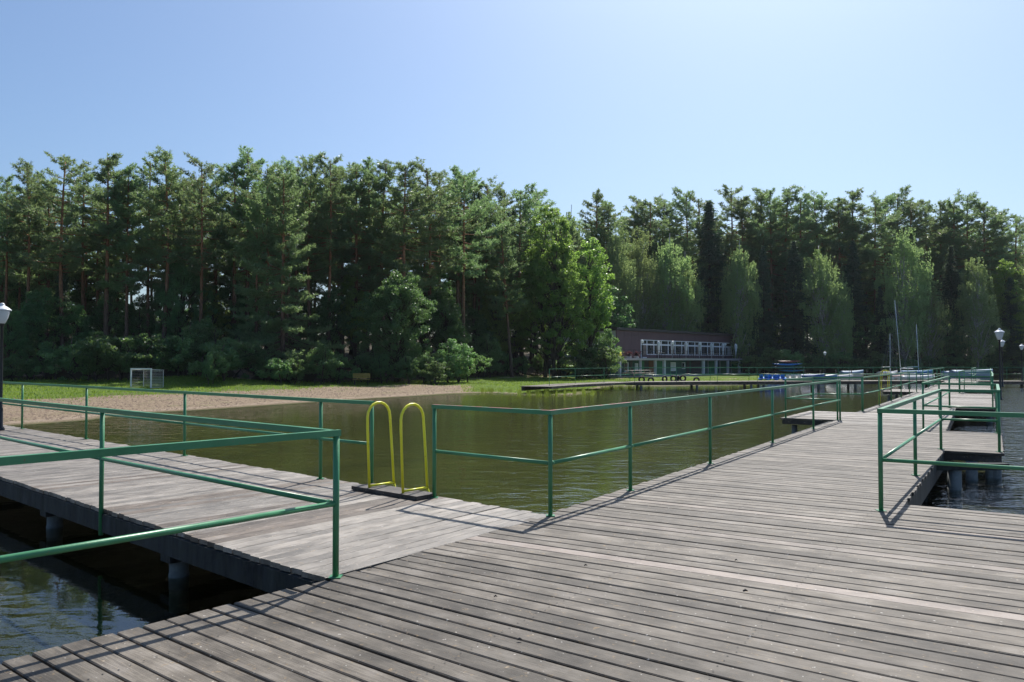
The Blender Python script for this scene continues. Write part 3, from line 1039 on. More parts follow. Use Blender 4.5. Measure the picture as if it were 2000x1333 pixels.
for i in range(len(mx_) - 1):
    a, b = mx_[i], mx_[i + 1]
    zz0 = ZS + 0.02 if i == 0 else zb
    f = MB()
    f.box(a - 0.07, a + 0.07, WY - 0.03, WY + 0.09, zz0, zt)
    f.box(a + 0.072, b - 0.072, WY - 0.025, WY + 0.085, zz0, zz0 + 0.12)
    f.box(a + 0.072, b - 0.072, WY - 0.025, WY + 0.085, 3.92, 4.10)
    f.box(a + 0.072, b - 0.072, WY - 0.025, WY + 0.085, zt - 0.09, zt)
    if i == len(mx_) - 2: f.box(b - 0.069, b + 0.07, WY - 0.03, WY + 0.09, zz0, zt)
    w = f.build('window' if i else 'glazed_door', M['white_frame'], club)
    gl = MB(); gl.box(a + 0.073, b - 0.073, WY + 0.02, WY + 0.04, zz0 + 0.12, 3.92); gl.box(a + 0.073, b - 0.073, WY + 0.02, WY + 0.04, 4.10, zt - 0.09)
    gl.build('pane', M['curtain'] if False else M['glass'], w)
    if i % 2 == 0 or i > 12:
        cu = MB()
        n_ = 8
        for j in range(n_):
            xa = a + 0.1 + (b - a - 0.2) * (0.35 + 0.6 * j / n_)
            cu.box(xa, xa + 0.05, WY + 0.0, WY + 0.016, zz0 + 0.14, 3.90)
        cu.build('curtain', M['curtain'] if i <= 12 else M['parasol'], w)
# terrace slab, columns, lower storey
xe = bx(1486, 0)
cb('terrace_slab', 'slab', (-0.6, xe, 0, WY + 8, ZS - 0.26, ZS - 0.01))
for u, th in ((1209.5, 0.24), (1250, 0.10), (1279, 0.14), (1296.5, 0.26), (1373, 0.24), (1398, 0.22), (1421, 0.20), (1443, 0.18)):
    x = bx(u, 0.3)
    cb('column', 'render', (x - th / 2 * 1.2, x + th / 2 * 1.2, 0.12, 0.42, 0.0, ZS - 0.265))
cb('lower_wall', 'teal_wall', (0.5, bx(1452, 1.6), 1.75, 9, 0, ZS - 0.265))
def onwall(u0, u1, z0, z1, name, m, yy=1.7, th=0.05):
    a, b = bx(u0, yy), bx(u1, yy)
    return cb(name, m, (a, b, yy - th / 2, yy + 0.04, z0, z1))
for u0, u1 in ((1281, 1294), (1384, 1396), (1407, 1419), (1429, 1441)):
    f = onwall(u0 - 1.2, u1 + 1, 0.0, 1.95, 'door_frame', 'render', 1.72)
    d = onwall(u0, u1, 0.02, 1.90, 'door', 'green_door', 1.66)
onwall(1250.5, 1258, 0.0, 1.9, 'door', 'green_door')
onwall(1267.5, 1277.5, 0.0, 1.92, 'door', 'brown_door')
for u0, u1, z0, z1 in ((1240, 1246, 0.75, 1.6), (1309.5, 1319.5, 0.55, 1.72), (1332, 1338, 0.8, 1.7), (1219, 1227, 0.6, 1.75)):
    w = onwall(u0, u1, z0, z1, 'window', 'white_frame', 1.68)
    a, b = bx(u0 + 0.9, 1.6), bx(u1 - 0.9, 1.6)
    g = MB(); g.box(a, b, 1.62, 1.64, z0 + 0.1, z1 - 0.1); g.build('pane', M['glass'] if u0 in (1219, 1332) else M['parasol'], w)
for u0, u1 in ((1229.5, 1235), (1258.5, 1266.5), (1341, 1346), (1350, 1368)):
    onwall(u0, u1, 0, 1.9, 'dark_doorway', 'fascia')
cb('plinth', 'slab', (0, xe - 4, 0.0, 1.6, -0.25, 0.07))
# terrace railing
rl = MB()
xx = -0.5
tops = []
while xx < xe: rl.box(xx, xx + 0.03, 0.06, 0.09, ZS - 0.01, ZS + 0.95); xx += 1.9
rl.box(-0.5, xe, 0.055, 0.095, ZS + 0.95, ZS + 0.99); rl.box(-0.5, xe, 0.06, 0.09, ZS + 0.48, ZS + 0.505)
rl.build('terrace_railing', M['black_metal'], club)


def cw(u, Y, z=ZS):
    x = bx(u, Y); return P0 + BF * x + BD * Y + Vector((0, 0, z))


# furled parasols on the terrace
pm = MB(); pm.lathe([(0.02, 0.0), (0.02, 2.3)], 6); pole_m = pm.mesh('pole', M['white_metal'])
cm = MB()
secs = []
for z, r in ((0.45, 0.05), (0.7, 0.11), (1.1, 0.12), (1.5, 0.17), (1.85, 0.22), (2.05, 0.19), (2.25, 0.03)):
    secs.append([((r * (1 + 0.25 * math.cos(3 * a))) * math.cos(a), (r * (1 + 0.25 * math.cos(3 * a))) * math.sin(a), z) for a in [2 * math.pi * j / 12 for j in range(12)]])
cm.loft(secs)
can_m = cm.mesh('canopy', M['parasol'])
names = ['first', 'second', 'third', 'fourth', 'fifth', 'sixth', 'seventh']
for i, u in enumerate((1286, 1313, 1340, 1366, 1390, 1412, 1437)):
    o = empty('furled_parasol', cw(u, 0.9)); link('pole', pole_m, o); link('canopy', can_m, o)
    o.rotation_euler = (0, 0, i * 1.3)
    tag(o, f'furled white parasol before the clubhouse windows, {names[i]} from the left', 'parasol', 'furled white parasols on the clubhouse terrace')
for u, t in ((1461, 'furled white parasol beside the clubhouse end under a globe lamp'), (1482.5, 'furled white parasol alone at the right end of the terrace')):
    o = empty('furled_parasol', cw(u, 1.2)); link('pole', pole_m, o); link('canopy', can_m, o)
    tag(o, t, 'parasol', 'furled white parasols on the clubhouse terrace')
gp = MB(); gp.lathe([(0.05, 0), (0.03, 0.1), (0.03, 1.95), (0.06, 2.0)], 8); gpm = gp.mesh('pole', M['black_metal'])
gs = MB(); gs.lathe([(0.04, 1.99), (0.15, 2.05), (0.20, 2.18), (0.17, 2.31), (0.07, 2.39), (0.0, 2.4)], 10); gsm = gs.mesh('globe', M['globe'])
for i, (u, lab) in enumerate(((1254.5, 'globe lamp on the terrace edge by the glazed door of the clubhouse'), (1314, 'second globe lamp from the left along the terrace rail'), (1367, 'third globe lamp from the left, mid terrace'),
                              (1416.5, 'fourth globe lamp from the left along the terrace rail'), (1463.5, 'globe lamp beyond the right end of the clubhouse windows'))):
    o = empty('globe_lamp', cw(u, 0.2, ZS - 0.15)); link('pole', gpm, o); link('globe', gsm, o)
    tag(o, lab, 'lamp', 'globe lamps on the clubhouse terrace')
# terrace tables and chairs, simple but with legs
tbm = MB(); tbm.box(-0.4, 0.4, -0.4, 0.4, 0.70, 0.74)
tlg = MB()
for sx in (-1, 1):
    for sy in (-1, 1): tlg.box(sx * 0.34 - 0.02, sx * 0.34 + 0.02, sy * 0.34 - 0.02, sy * 0.34 + 0.02, 0, 0.70)
tm1, tm2 = tbm.mesh('table_top', M['pale_wood']), tlg.mesh('legs', M['black_metal'])
for i, u in enumerate((1290, 1325, 1352, 1379, 1401, 1426)):
    o = empty('terrace_table', cw(u, 0.75, ZS - 0.01), BANG); link('table_top', tm1, o); link('table_legs', tm2, o)
    tag(o, f'small square terrace table, {names[i]} from the left behind the terrace rail', 'table', 'tables on the clubhouse terrace')
# planters
def blossom(u, m, w, lab):
    o = empty('flower_planter', cw(u, 0.45, ZS - 0.01)); tag(o, lab, 'planter')
    b = MB(); b.box(-w / 2, w / 2, -0.15, 0.15, 0, 0.28); pot = b.build('trough', M['slab'], o); pot.rotation_euler.z = BANG
    n = int(380 * w); rs = np.random.RandomState(int(u))
    c = rs.normal(0, 1, (n, 3)) * (w * 0.3, 0.14, 0.14) + (0, 0, 0.5)
    ca, sa = math.cos(BANG), math.sin(BANG)
    c = np.stack([c[:, 0] * ca - c[:, 1] * sa, c[:, 0] * sa + c[:, 1] * ca, c[:, 2]], -1)
    d = rs.normal(0, 1, (n, 3)) * 0.07; e = rs.normal(0, 1, (n, 3)) * 0.07
    V = np.stack([c - d, c + e, c + d], 1).reshape(-1, 3)
    link('blossoms', fast_mesh('blossoms', V, np.arange(3 * n).reshape(-1, 3), M[m]), o)
blossom(1207, 'yellow_cloth', 0.75, 'planter overflowing with yellow blossom at the left corner of the terrace')
blossom(1227, 'red_flower', 1.1, 'long planter of red flowers behind the left part of the terrace rail')
blossom(1243, 'red_flower', 0.7, 'short red flower planter beside the glazed terrace door')
# long picnic table in front
o = empty('picnic_table', P0 + BF * bx(1247, -1.3) + BD * -1.3 + Vector((0, 0, 0.02)), BANG)
tag(o, 'long pale picnic table with benches in front of the clubhouse ground floor', 'table')
for y0, y1, z, nm in ((-0.4, 0.4, 0.74, 'table_top'), (-0.95, -0.62, 0.45, 'bench_seat'), (0.62, 0.95, 0.45, 'bench_seat')):
    b = MB(); b.box(-2.4, 2.4, y0, y1, z, z + 0.05); b.build(nm, M['pale_wood'], o)
for sx in (-2.0, 0, 2.0):
    b = MB(); b.bar((sx, -0.75, 0), (sx, -0.3, 0.74), 0.06, 0.08); b.bar((sx, 0.75, 0), (sx, 0.3, 0.74), 0.06, 0.08); b.bar((sx, -0.9, 0.42), (sx, 0.9, 0.42), 0.06, 0.05); b.build('trestle', M['pale_wood'], o)

# ---------------------------------------------------------------- boats and boating things
def hull(L, W, H, rocker=0.15, n=9, flat_stern=0.75):
    b = MB(); secs = []
    for i in range(n):
        t = i / (n - 1)
        w = W / 2 * (flat_stern + (1 - flat_stern) * math.sin(min(1, t * 2) * math.pi / 2)) if t < 0.5 else W / 2 * max(0.02, math.cos((t - 0.5) * math.pi) ** 0.7)
        x = -L / 2 + L * t
        zt_ = H + rocker * max(0, t - 0.4) ** 1.5 * 2
        zb_ = 0.02 + (0.35 * H * max(0, t - 0.75) * 4)
        secs.append([(x, -w, zt_), (x, -w * 0.88, zb_ + 0.35 * (zt_ - zb_)), (x, -w * 0.35, zb_), (x, w * 0.35, zb_), (x, w * 0.88, zb_ + 0.35 * (zt_ - zb_)), (x, w, zt_)])
    b.loft(secs)
    return b, secs


def boat(name, u, d, L, W, H, rz, mh, mc, label, cat='boat', mast=None, cover=0.35, lean=0.0, z=WATER - 0.12, group=None):
    x, y = sight(u, d)
    o = empty(name, (x, y, z), rz); tag(o, label, cat, group)
    b, secs = hull(L, W, H); b.build('hull', M[mh], o)
    c = MB(); cs = []
    for s_ in secs:
        xx, w, zz = s_[0][0], s_[5][1], s_[0][2]
        cs.append([(xx, -w * 1.02, zz - 0.03), (xx, -w * 0.6, zz + cover * 0.7), (xx, 0, zz + cover), (xx, w * 0.6, zz + cover * 0.7), (xx, w * 1.02, zz - 0.03)])
    c.loft(cs); c.build('cover', M[mc], o)
    g = MB(); g.loft([[(s_[5][0], sy * s_[5][1], s_[5][2] - 0.02), (s_[5][0], sy * (s_[5][1] + 0.04), s_[5][2] - 0.02), (s_[5][0], sy * (s_[5][1] + 0.04), s_[5][2] + 0.03), (s_[5][0], sy * s_[5][1], s_[5][2] + 0.03)] for s_ in secs for sy in (1,)], smooth=False)
    g.build('gunwale', M['white_hull'], o)
    if mast:
        hm = mast
        m = MB(); m.tube([(0.3, 0, H), (0.3 + lean * hm, 0, H + hm)], [0.055, 0.032], 8); mo = m.build('mast', M['mast'], o)
        s2 = MB(); s2.bar((0.3 + lean * hm * .55, -0.4, H + hm * 0.55), (0.3 + lean * hm * .55, 0.4, H + hm * 0.55), 0.03, 0.03); s2.build('spreader', M['mast'], mo)
        w = MB()
        top = Vector((0.3 + lean * hm, 0, H + hm * 0.98))
        for e in ((L * 0.48, 0), (-L * 0.45, 0), (0.2, W * 0.48), (0.2, -W * 0.48)):
            w.tube([top, (e[0], e[1], H + 0.1)], 0.006, 4, cap=False)
        w.build('rigging', M['mast'], mo)
        bo = MB(); bo.tube([(0.25, 0, H + 0.8), (-L * 0.4, 0, H + 0.75)], 0.06, 8); bo.build('boom', M[mc], o)
    return o


boat('sailing_boat', 1790, 104, 4.6, 1.6, 0.62, R(8), 'blue_tarp', 'blue_tarp', 'blue covered sailing boat with the middle height mast at the right moorings', mast=6.4, lean=-0.045, cover=0.35)
boat('sailing_boat', 1763, 101, 4.2, 1.6, 0.5, R(200), 'white_hull', 'white_hull', 'white sailing boat with the tallest leaning silver mast', mast=9.4, lean=0.095, cover=0.15)
boat('sailing_boat', 1735, 107, 3.4, 1.4, 0.6, R(25), 'red_hull', 'white_hull', 'small red and white sailing boat with the shortest thin mast', mast=5.3, lean=0.01, cover=0.2)
boat('motor_boat', 1898, 103, 5.6, 1.9, 0.6, R(4), 'grey_blue_hull', 'grey_blue_hull', 'long grey blue covered boat moored behind the right platforms', cover=0.45)
boat('motor_boat', 1864, 108, 3.2, 1.3, 0.55, R(-12), 'white_hull', 'grey_blue_hull', 'short white and grey boat left of the long covered one', cover=0.3)
boat('rowing_boat', 1664, 106, 3.3, 1.3, 0.5, R(10), 'white_hull', 'grey_blue_hull', 'small white boat with grey cover at the distant jetty', cover=0.4)
boat('rowing_boat', 1640, 98, 3.4, 1.3, 0.4, R(4), 'white_hull', 'white_hull', 'low white rowing boat along the distant jetty', cover=0.08)
boat('rowing_boat', 1583, 96, 3.6, 1.4, 0.45, R(3), 'blue_deep', 'blue_deep', 'deep blue rowing boat right of the pedal boats', cover=0.15)
boat('rowing_boat', 1612, 97, 2.8, 1.2, 0.4, R(-6), 'blue_tarp', 'white_hull', 'blue rowing boat with white top between the deep blue and white boats', cover=0.12)
boat('rowing_boat', 1790, 92, 4.0, 1.4, 0.42, R(-3), 'white_hull', 'white_hull', 'bright white low boat in front of the blue covered sailing boat', cover=0.1)
boat('rowing_boat', 1752, 94, 2.4, 1.2, 0.4, R(30), 'white_hull', 'red_hull', 'small white boat with reddish top beside the far yellow ladder', cover=0.1)

# distant jetty with moorings
jt = empty('jetty', (*sight(1650, 99), 0)); tag(jt, 'pale distant jetty with small boats tied beside it', 'jetty')
jx0, jx1 = sight(1560, 99)[0] - jt.location.x, sight(1740, 99)[0] - jt.location.x
b = MB(); b.box(jx0, jx1, -0.6, 0.6, -0.10, 0.0); b.build('jetty_deck', M['pale_wood'], jt)
for i in range(6):
    xx = jx0 + (jx1 - jx0) * (i + 0.3) / 6
    pl = MB(); pl.tube([(xx, -0.5, -2), (xx, -0.5, 0.5)], 0.06, 8); pl.build('mooring_post', M['dark_wood'], jt)

# pedal boats on the shore
def pedal_boat(u, d, label, tint='blue_plastic'):
    x, y = sight(u, d); z = max(ground_z(x, y), WATER - 0.05)
    o = empty('pedal_boat', (x, y, z - 0.1), R(70)); o.scale = (1, 1, 0.78); tag(o, label, 'pedal boat', 'pedal boats by the bank')
    for sy in (-0.38, 0.38):
        secs = []
        for t, w, zt_, zb_ in ((0, .1, .32, .16), (.1, .2, .36, .05), (.5, .22, .34, .0), (.85, .2, .42, .08), (1, .08, .5, .34)):
            X = -1.2 + 2.4 * t
            secs.append([(X, sy - w, zt_), (X, sy - w * .7, zb_), (X, sy + w * .7, zb_), (X, sy + w, zt_)])
        m = MB(); m.loft(secs); m.build('float', M[tint], o)
    m = MB(); m.loft([[(X, -0.36, 0.28), (X, 0.36, 0.28), (X, 0.36, z_), (X, -0.36, z_)] for X, z_ in ((-1.1, 0.36), (-0.3, 0.36), (0.6, 0.40), (1.1, 0.52))], smooth=False); m.build('deck', M[tint], o)
    for sy in (-0.26, 0.26):
        secs = [[(-0.85 - t * 0.25 - a, sy - 0.2, 0.38 + t * 0.55), (-0.85 - t * 0.25 - a, sy + 0.2, 0.38 + t * 0.55), (-0.78 - t * 0.25 + a, sy + 0.2, 0.38 + t * 0.55), (-0.78 - t * 0.25 + a, sy - 0.2, 0.38 + t * 0.55)] for t, a in ((0, .03), (.5, .04), (1, .02))]
        m = MB(); m.loft(secs); m.box(-0.8, -0.35, sy - 0.2, sy + 0.2, 0.38, 0.52); m.build('seat', M[tint], o)
    m = MB(); m.tube([(0.3, 0, 0.35), (0.2, 0, 0.75), (0.0, 0, 0.8)], 0.02, 6); m.build('steering_lever', M['white_metal'], o)
    return o


pedal_boat(1492, 86, 'leftmost bright blue pedal boat by the bank in front of the trees')
pedal_boat(1509, 86.5, 'middle bright blue pedal boat of the three by the bank')
pedal_boat(1524, 87, 'rightmost bright blue pedal boat of the three by the bank')
pedal_boat(1543, 90, 'white pedal boat next to the blue ones by the bank', 'white_hull')
pedal_boat(1556, 91, 'white pedal boat farthest right of the pedal boats', 'white_hull')

# kayak rack
rx, ry = sight(1536, 108); rz_ = ground_z(rx, ry)
zr0 = height_at(729, 108)
rk = empty('kayak_rack', (rx, ry, zr0)); tag(rk, 'dark metal rack holding stacked blue kayaks on the bank', 'rack')
rz_ = zr0
for sx in (-1.3, 1.3):
    m = MB(); m.box(sx - 0.04, sx + 0.04, -0.04, 0.04, -0.4, 1.5)
    for z in (0.12, 0.55, 0.98): m.box(sx - 0.04, sx + 0.04, -0.45, -0.041, z - 0.05, z)
    m.build('upright', M['black_metal'], rk)
kj = (('bright blue kayak, uppermost full row of the rack', 'blue_plastic', 0.98, 4.1, 0), ('dark blue kayak in the middle row of the rack', 'blue_deep', 0.55, 4.1, 0), ('light blue kayak, lowest in the rack', 'blue_tarp', 0.12, 3.6, 0.5), ('dark red kayak lying on top of the rack', 'red_hull', 1.36, 3.2, 0.2))
for lab, mt, z, L, dx in kj:
    o = empty('kayak', (rx + dx, ry - 0.25, rz_ + z)); tag(o, lab, 'kayak', 'kayaks on the rack')
    m = MB(); secs = []
    for t in np.linspace(0, 1, 11):
        w = 0.32 * max(0.03, math.sin(math.pi * t)) ** 0.7; lift = 0.12 * (2 * t - 1) ** 2
        secs.append([(-L / 2 + L * t, w * math.cos(a), 0.17 + lift + 0.16 * math.sin(a) * max(0.15, math.sin(math.pi * t))) for a in [2 * math.pi * j / 10 for j in range(10)]])
    m.loft(secs); m.build('hull', M[mt], o)
    m = MB(); m.tube([(0.4 * math.cos(a) , 0.2 * math.sin(a), 0.325) for a in [2 * math.pi * j / 12 for j in range(12)]], 0.02, 6, closed=True); m.build('cockpit_rim', M['rubber'], o)

# ---------------------------------------------------------------- goal, bench
gx, gy = sight(276, 51.0); gz = height_at(758.5, 51.0)
gx, gy, gz = gx, gy, ground_z(gx, gy)
goal = empty('football_goal', (gx, gy, gz), R(-12)); tag(goal, 'small white football goal with a net on the grass before the bushes', 'goal')
W_, H_, D_ = 1.45, 1.2, 0.95
for sx in (-1, 1):
    m = MB(); m.box(sx * W_ / 2 - 0.035, sx * W_ / 2 + 0.035, -0.035, 0.035, 0, H_); m.build('post', M['white_metal'], goal)
    m = MB(); m.tube([(sx * W_ / 2, 0.04, H_ - 0.04), (sx * W_ / 2 + 0.2, D_, H_ - 0.06), (sx * W_ / 2 + 0.2, D_, 0.03), (sx * W_ / 2, 0.04, 0.03)], 0.018, 6); m.build('side_frame', M['white_metal'], goal)
m = MB(); m.box(-W_ / 2 - 0.035, W_ / 2 + 0.035, -0.036, 0.036, H_ + 0.002, H_ + 0.07); m.build('crossbar', M['white_metal'], goal)
m = MB(); m.tube([(-W_ / 2 + 0.2, D_, H_ - 0.06), (W_ / 2 + 0.2, D_, H_ - 0.06)], 0.016, 6); m.build('rear_bar', M['white_metal'], goal)
m = MB()
for i in range(16):
    t = i / 15; x0 = -W_ / 2 + W_ * t
    m.tube([(x0, 0.03, H_), (x0 + 0.2, D_, H_ - 0.06), (x0 + 0.2, D_, 0.02)], 0.006, 3, cap=False)
for i in range(12):
    z = 0.02 + (H_ - 0.08) * i / 11
    m.tube([(-W_ / 2 + 0.02, 0.03, z), (-W_ / 2 + 0.2, D_, z), (W_ / 2 + 0.2, D_, z), (W_ / 2, 0.03, z)], 0.006, 3, cap=False)
m.build('net', M['rope_net'], goal)

bx_, by_ = sight(706, 61.0); bz_ = ground_z(bx_, by_)
o = empty('park_bench', (bx_, by_, bz_), R(6)); tag(o, 'ochre wooden bench in the shade under the round dark leafy tree', 'bench')
for i in range(3):
    m = MB(); m.box(-0.65, 0.65, 0.16 + 0.0, 0.19, 0.52 + i * 0.13, 0.63 + i * 0.13); m.build('backrest_slat', M['bench_yellow'], o)
for i in range(3):
    m = MB(); m.box(-0.65, 0.65, -0.28 + i * 0.14, -0.16 + i * 0.14, 0.40, 0.44); m.build('seat_slat', M['bench_yellow'], o)
for sx in (-0.5, 0.5):
    m = MB(); m.box(sx - 0.03, sx + 0.03, -0.25, -0.19, 0, 0.398); m.bar((sx, 0.12, 0), (sx, 0.23, 0.92), 0.06, 0.05); m.build('leg', M['dark_wood'], o)

# ---------------------------------------------------------------- vegetation
def leaf_mesh(name, C_, ax, up_, ln, wd, mat):
    """flat leaves: centre, long axis, side axis, length, width -> triangles pairs as diamonds"""
    a = ax * ln[:, None]; b = up_ * wd[:, None]
    V = np.stack([C_ - a * 0.5, C_ + b * 0.5, C_ + a * 0.5, C_ - b * 0.5], 1).reshape(-1, 3)
    F = np.arange(len(C_) * 4).reshape(-1, 4)
    return fast_mesh(name, V, F, mat)


def unit(v): return v / np.maximum(np.linalg.norm(v, axis=1, keepdims=True), 1e-6)


def limb(b, p0, p1, r0, r1, rs, sag=0.0, n=5, seg=4):
    pts = []; rad = []
    p0 = np.array(p0, float); p1 = np.array(p1, float); L = np.linalg.norm(p1 - p0)
    for i in range(seg + 1):
        t = i / seg
        p = p0 + (p1 - p0) * t + rs.normal(0, 0.03 * L, 3) * (t * (1 - t) * 2)
        p[2] += -sag * L * math.sin(math.pi * t)
        pts.append(tuple(p)); rad.append(r0 + (r1 - r0) * t)
    b.tube(pts, rad, n, cap=False)
    return pts


def make_pine(seed, H, crown0=0.5, R0=2.6, low=False, twigs=13, r_trunk=0.2, dens=5.4):
    """Scots pine: bare ruddy trunk, irregular limbs, needle sprays along side twigs"""
    rs = np.random.RandomState(seed)
    b = MB()
    bend = rs.normal(0, 0.3, 2)
    def tp(t): return np.array([bend[0] * math.sin(t * 2.2) * H * 0.04, bend[1] * math.sin(t * 2.9) * H * 0.04, H * t])
    pts = [tuple(tp(t) + (0, 0, -0.4 if t == 0 else 0)) for t in np.linspace(0, 1, 10)]
    b.tube(pts, [r_trunk * (1.25 if i == 0 else 1) * (1 - 0.88 * (i / 9) ** 0.9) + 0.02 for i in range(10)], 7)
    T = []; TD = []
    nb = int((1 - crown0) * H * dens)
    side = rs.uniform(0, 6.28); skew = rs.uniform(0.0, 0.35)
    for i in range(nb):
        q = min(0.995, (i + rs.uniform(0, 1)) / nb); t = crown0 + (1 - crown0) * q
        prof = (0.6 + 1.0 * q) if q < 0.4 else (1.0 - 0.84 * ((q - 0.4) / 0.6) ** 1.15)
        if low: prof = 1.05 - 0.88 * q ** 1.1
        a = rs.uniform(0, 2 * math.pi)
        L = R0 * prof * rs.uniform(0.35, 1.3) * (1 + skew * math.cos(a - side)) + 0.25
        rise = (0.05 + 0.75 * q ** 2 + rs.uniform(-0.18, 0.25)) * L
        if low and q < 0.5: rise = L * rs.uniform(-0.3, 0.15)
        p0 = tp(t); d = np.array([math.cos(a), math.sin(a), 0.0]); e = np.array([-d[1], d[0], 0.0])
        p1 = p0 + d * L + (0, 0, rise)
        limb(b, p0, p1, max(0.014, 0.045 * (1 - q) + 0.02), 0.01, rs, 0.10, 4, 3)
        m = max(4, int(twigs * (0.35 + 0.75 * L / R0)))
        for k in range(m):
            f = 0.25 + 0.75 * (k + rs.uniform(0, 1)) / m
            c = p0 + (p1 - p0) * f; c[2] -= 0.10 * L * math.sin(math.pi * f)
            tl_ = (0.30 + 0.42 * (1 - abs(f - 0.6))) * rs.uniform(0.5, 1.3) * (1.15 - 0.55 * q)
            td = d * rs.uniform(0.2, 0.9) + e * rs.choice([-1, 1]) * rs.uniform(0.3, 1.0) + (0, 0, rs.uniform(0.05, 0.65))
            td = td / np.linalg.norm(td)
            nt_ = max(3, int(tl_ / 0.075))
            for j in range(nt_):
                T.append(c + td * tl_ * (j + rs.uniform(0, 1)) / nt_ + rs.normal(0, 0.045, 3)); TD.append(td)
    for k in range(2 if not low else 3):           # secondary leaders round the top
        a = rs.uniform(0, 6.28); h = rs.uniform(0.5, 1.4)
        base = tp(1.0) - (0, 0, rs.uniform(1.0, 2.2)); top = base + (math.cos(a) * 0.45, math.sin(a) * 0.45, h)
        for j in range(16):
            T.append(base + (top - base) * j / 16 + rs.normal(0, 0.13, 3) * (1.2 - j / 16)); TD.append(np.array([math.cos(a) * .5, math.sin(a) * .5, 1.0]))
    for k in range(26):
        T.append(tp(1.0) + (0, 0, -0.045 * k) + rs.normal(0, 0.02 + 0.011 * k, 3)); TD.append(np.array([0, 0, 1.0]))
    if not low:
        for k in range(14):
            t = rs.uniform(0.2, crown0); a = rs.uniform(0, 6.28); L = rs.uniform(0.3, 1.5)
            p0 = tp(t); limb(b, p0, p0 + (math.cos(a) * L, math.sin(a) * L, rs.uniform(-0.3, 0.3) * L), 0.022, 0.006, rs, 0.05, 3, 2)
    T = np.array(T); TD = np.array(TD)
    nn = 5
    base = np.repeat(T, nn, 0)
    ax = unit(np.repeat(TD, nn, 0) * 0.8 + rs.normal(0, 0.75, (len(T) * nn, 3)) + (0, 0, 0.2))
    sd = unit(np.cross(ax, rs.normal(0, 1, ax.shape)))
    ln = rs.uniform(0.18, 0.36, len(base)); wd = rs.uniform(0.045, 0.075, len(base))
    cr = leaf_mesh('crown', base + ax * ln[:, None] * 0.45, ax, sd, ln, wd, M['pine'])
    return b.mesh('trunk', M['pine_bark']), cr, H


def make_spruce(seed, H, R0=2.6):
    rs = np.random.RandomState(seed)
    b = MB(); b.tube([(0, 0, -0.4), (0, 0, H * 0.5), (0, 0, H)], [0.24, 0.13, 0.02], 7)
    cen = []; dirs = []
    z = 0.08 * H
    while z < H:
        q = z / H; L = R0 * (1 - q) ** 0.8 + 0.12
        for k in range(7):
            a = rs.uniform(0, 6.28); l = L * rs.uniform(0.65, 1.12)
            p0 = np.array([0, 0, z]); p1 = np.array([math.cos(a) * l, math.sin(a) * l, z - l * (0.35 - 0.4 * q)])
            if q < 0.9: limb(b, p0, p1, 0.03, 0.008, rs, 0.05, 3, 2)
            m = int(l * 13) + 4
            for j in range(m):
                f = rs.uniform(0.15, 1.0)
                c = p0 + (p1 - p0) * f; c = c + rs.normal(0, 1, 3) * (0.16 * l ** .5, 0.16 * l ** .5, 0.08); c[2] -= rs.uniform(0, 0.22)
                cen.append(c); dirs.append((math.cos(a), math.sin(a), -0.5))
        z += 0.36 + 0.1 * rs.rand()
    cen = np.array(cen); dirs = np.array(dirs)
    rep = 4
    c = np.repeat(cen, rep, 0) + rs.normal(0, 0.08, (len(cen) * rep, 3)); d = unit(np.repeat(dirs, rep, 0) + rs.normal(0, 0.55, (len(cen) * rep, 3)))
    s_ = unit(np.cross(d, rs.normal(0, 1, d.shape)))
    n = len(c)
    cr = leaf_mesh('crown', c, d, s_, rs.uniform(0.2, 0.36, n), rs.uniform(0.06, 0.11, n), M['spruce'])
    return b.mesh('trunk', M['bark']), cr, H


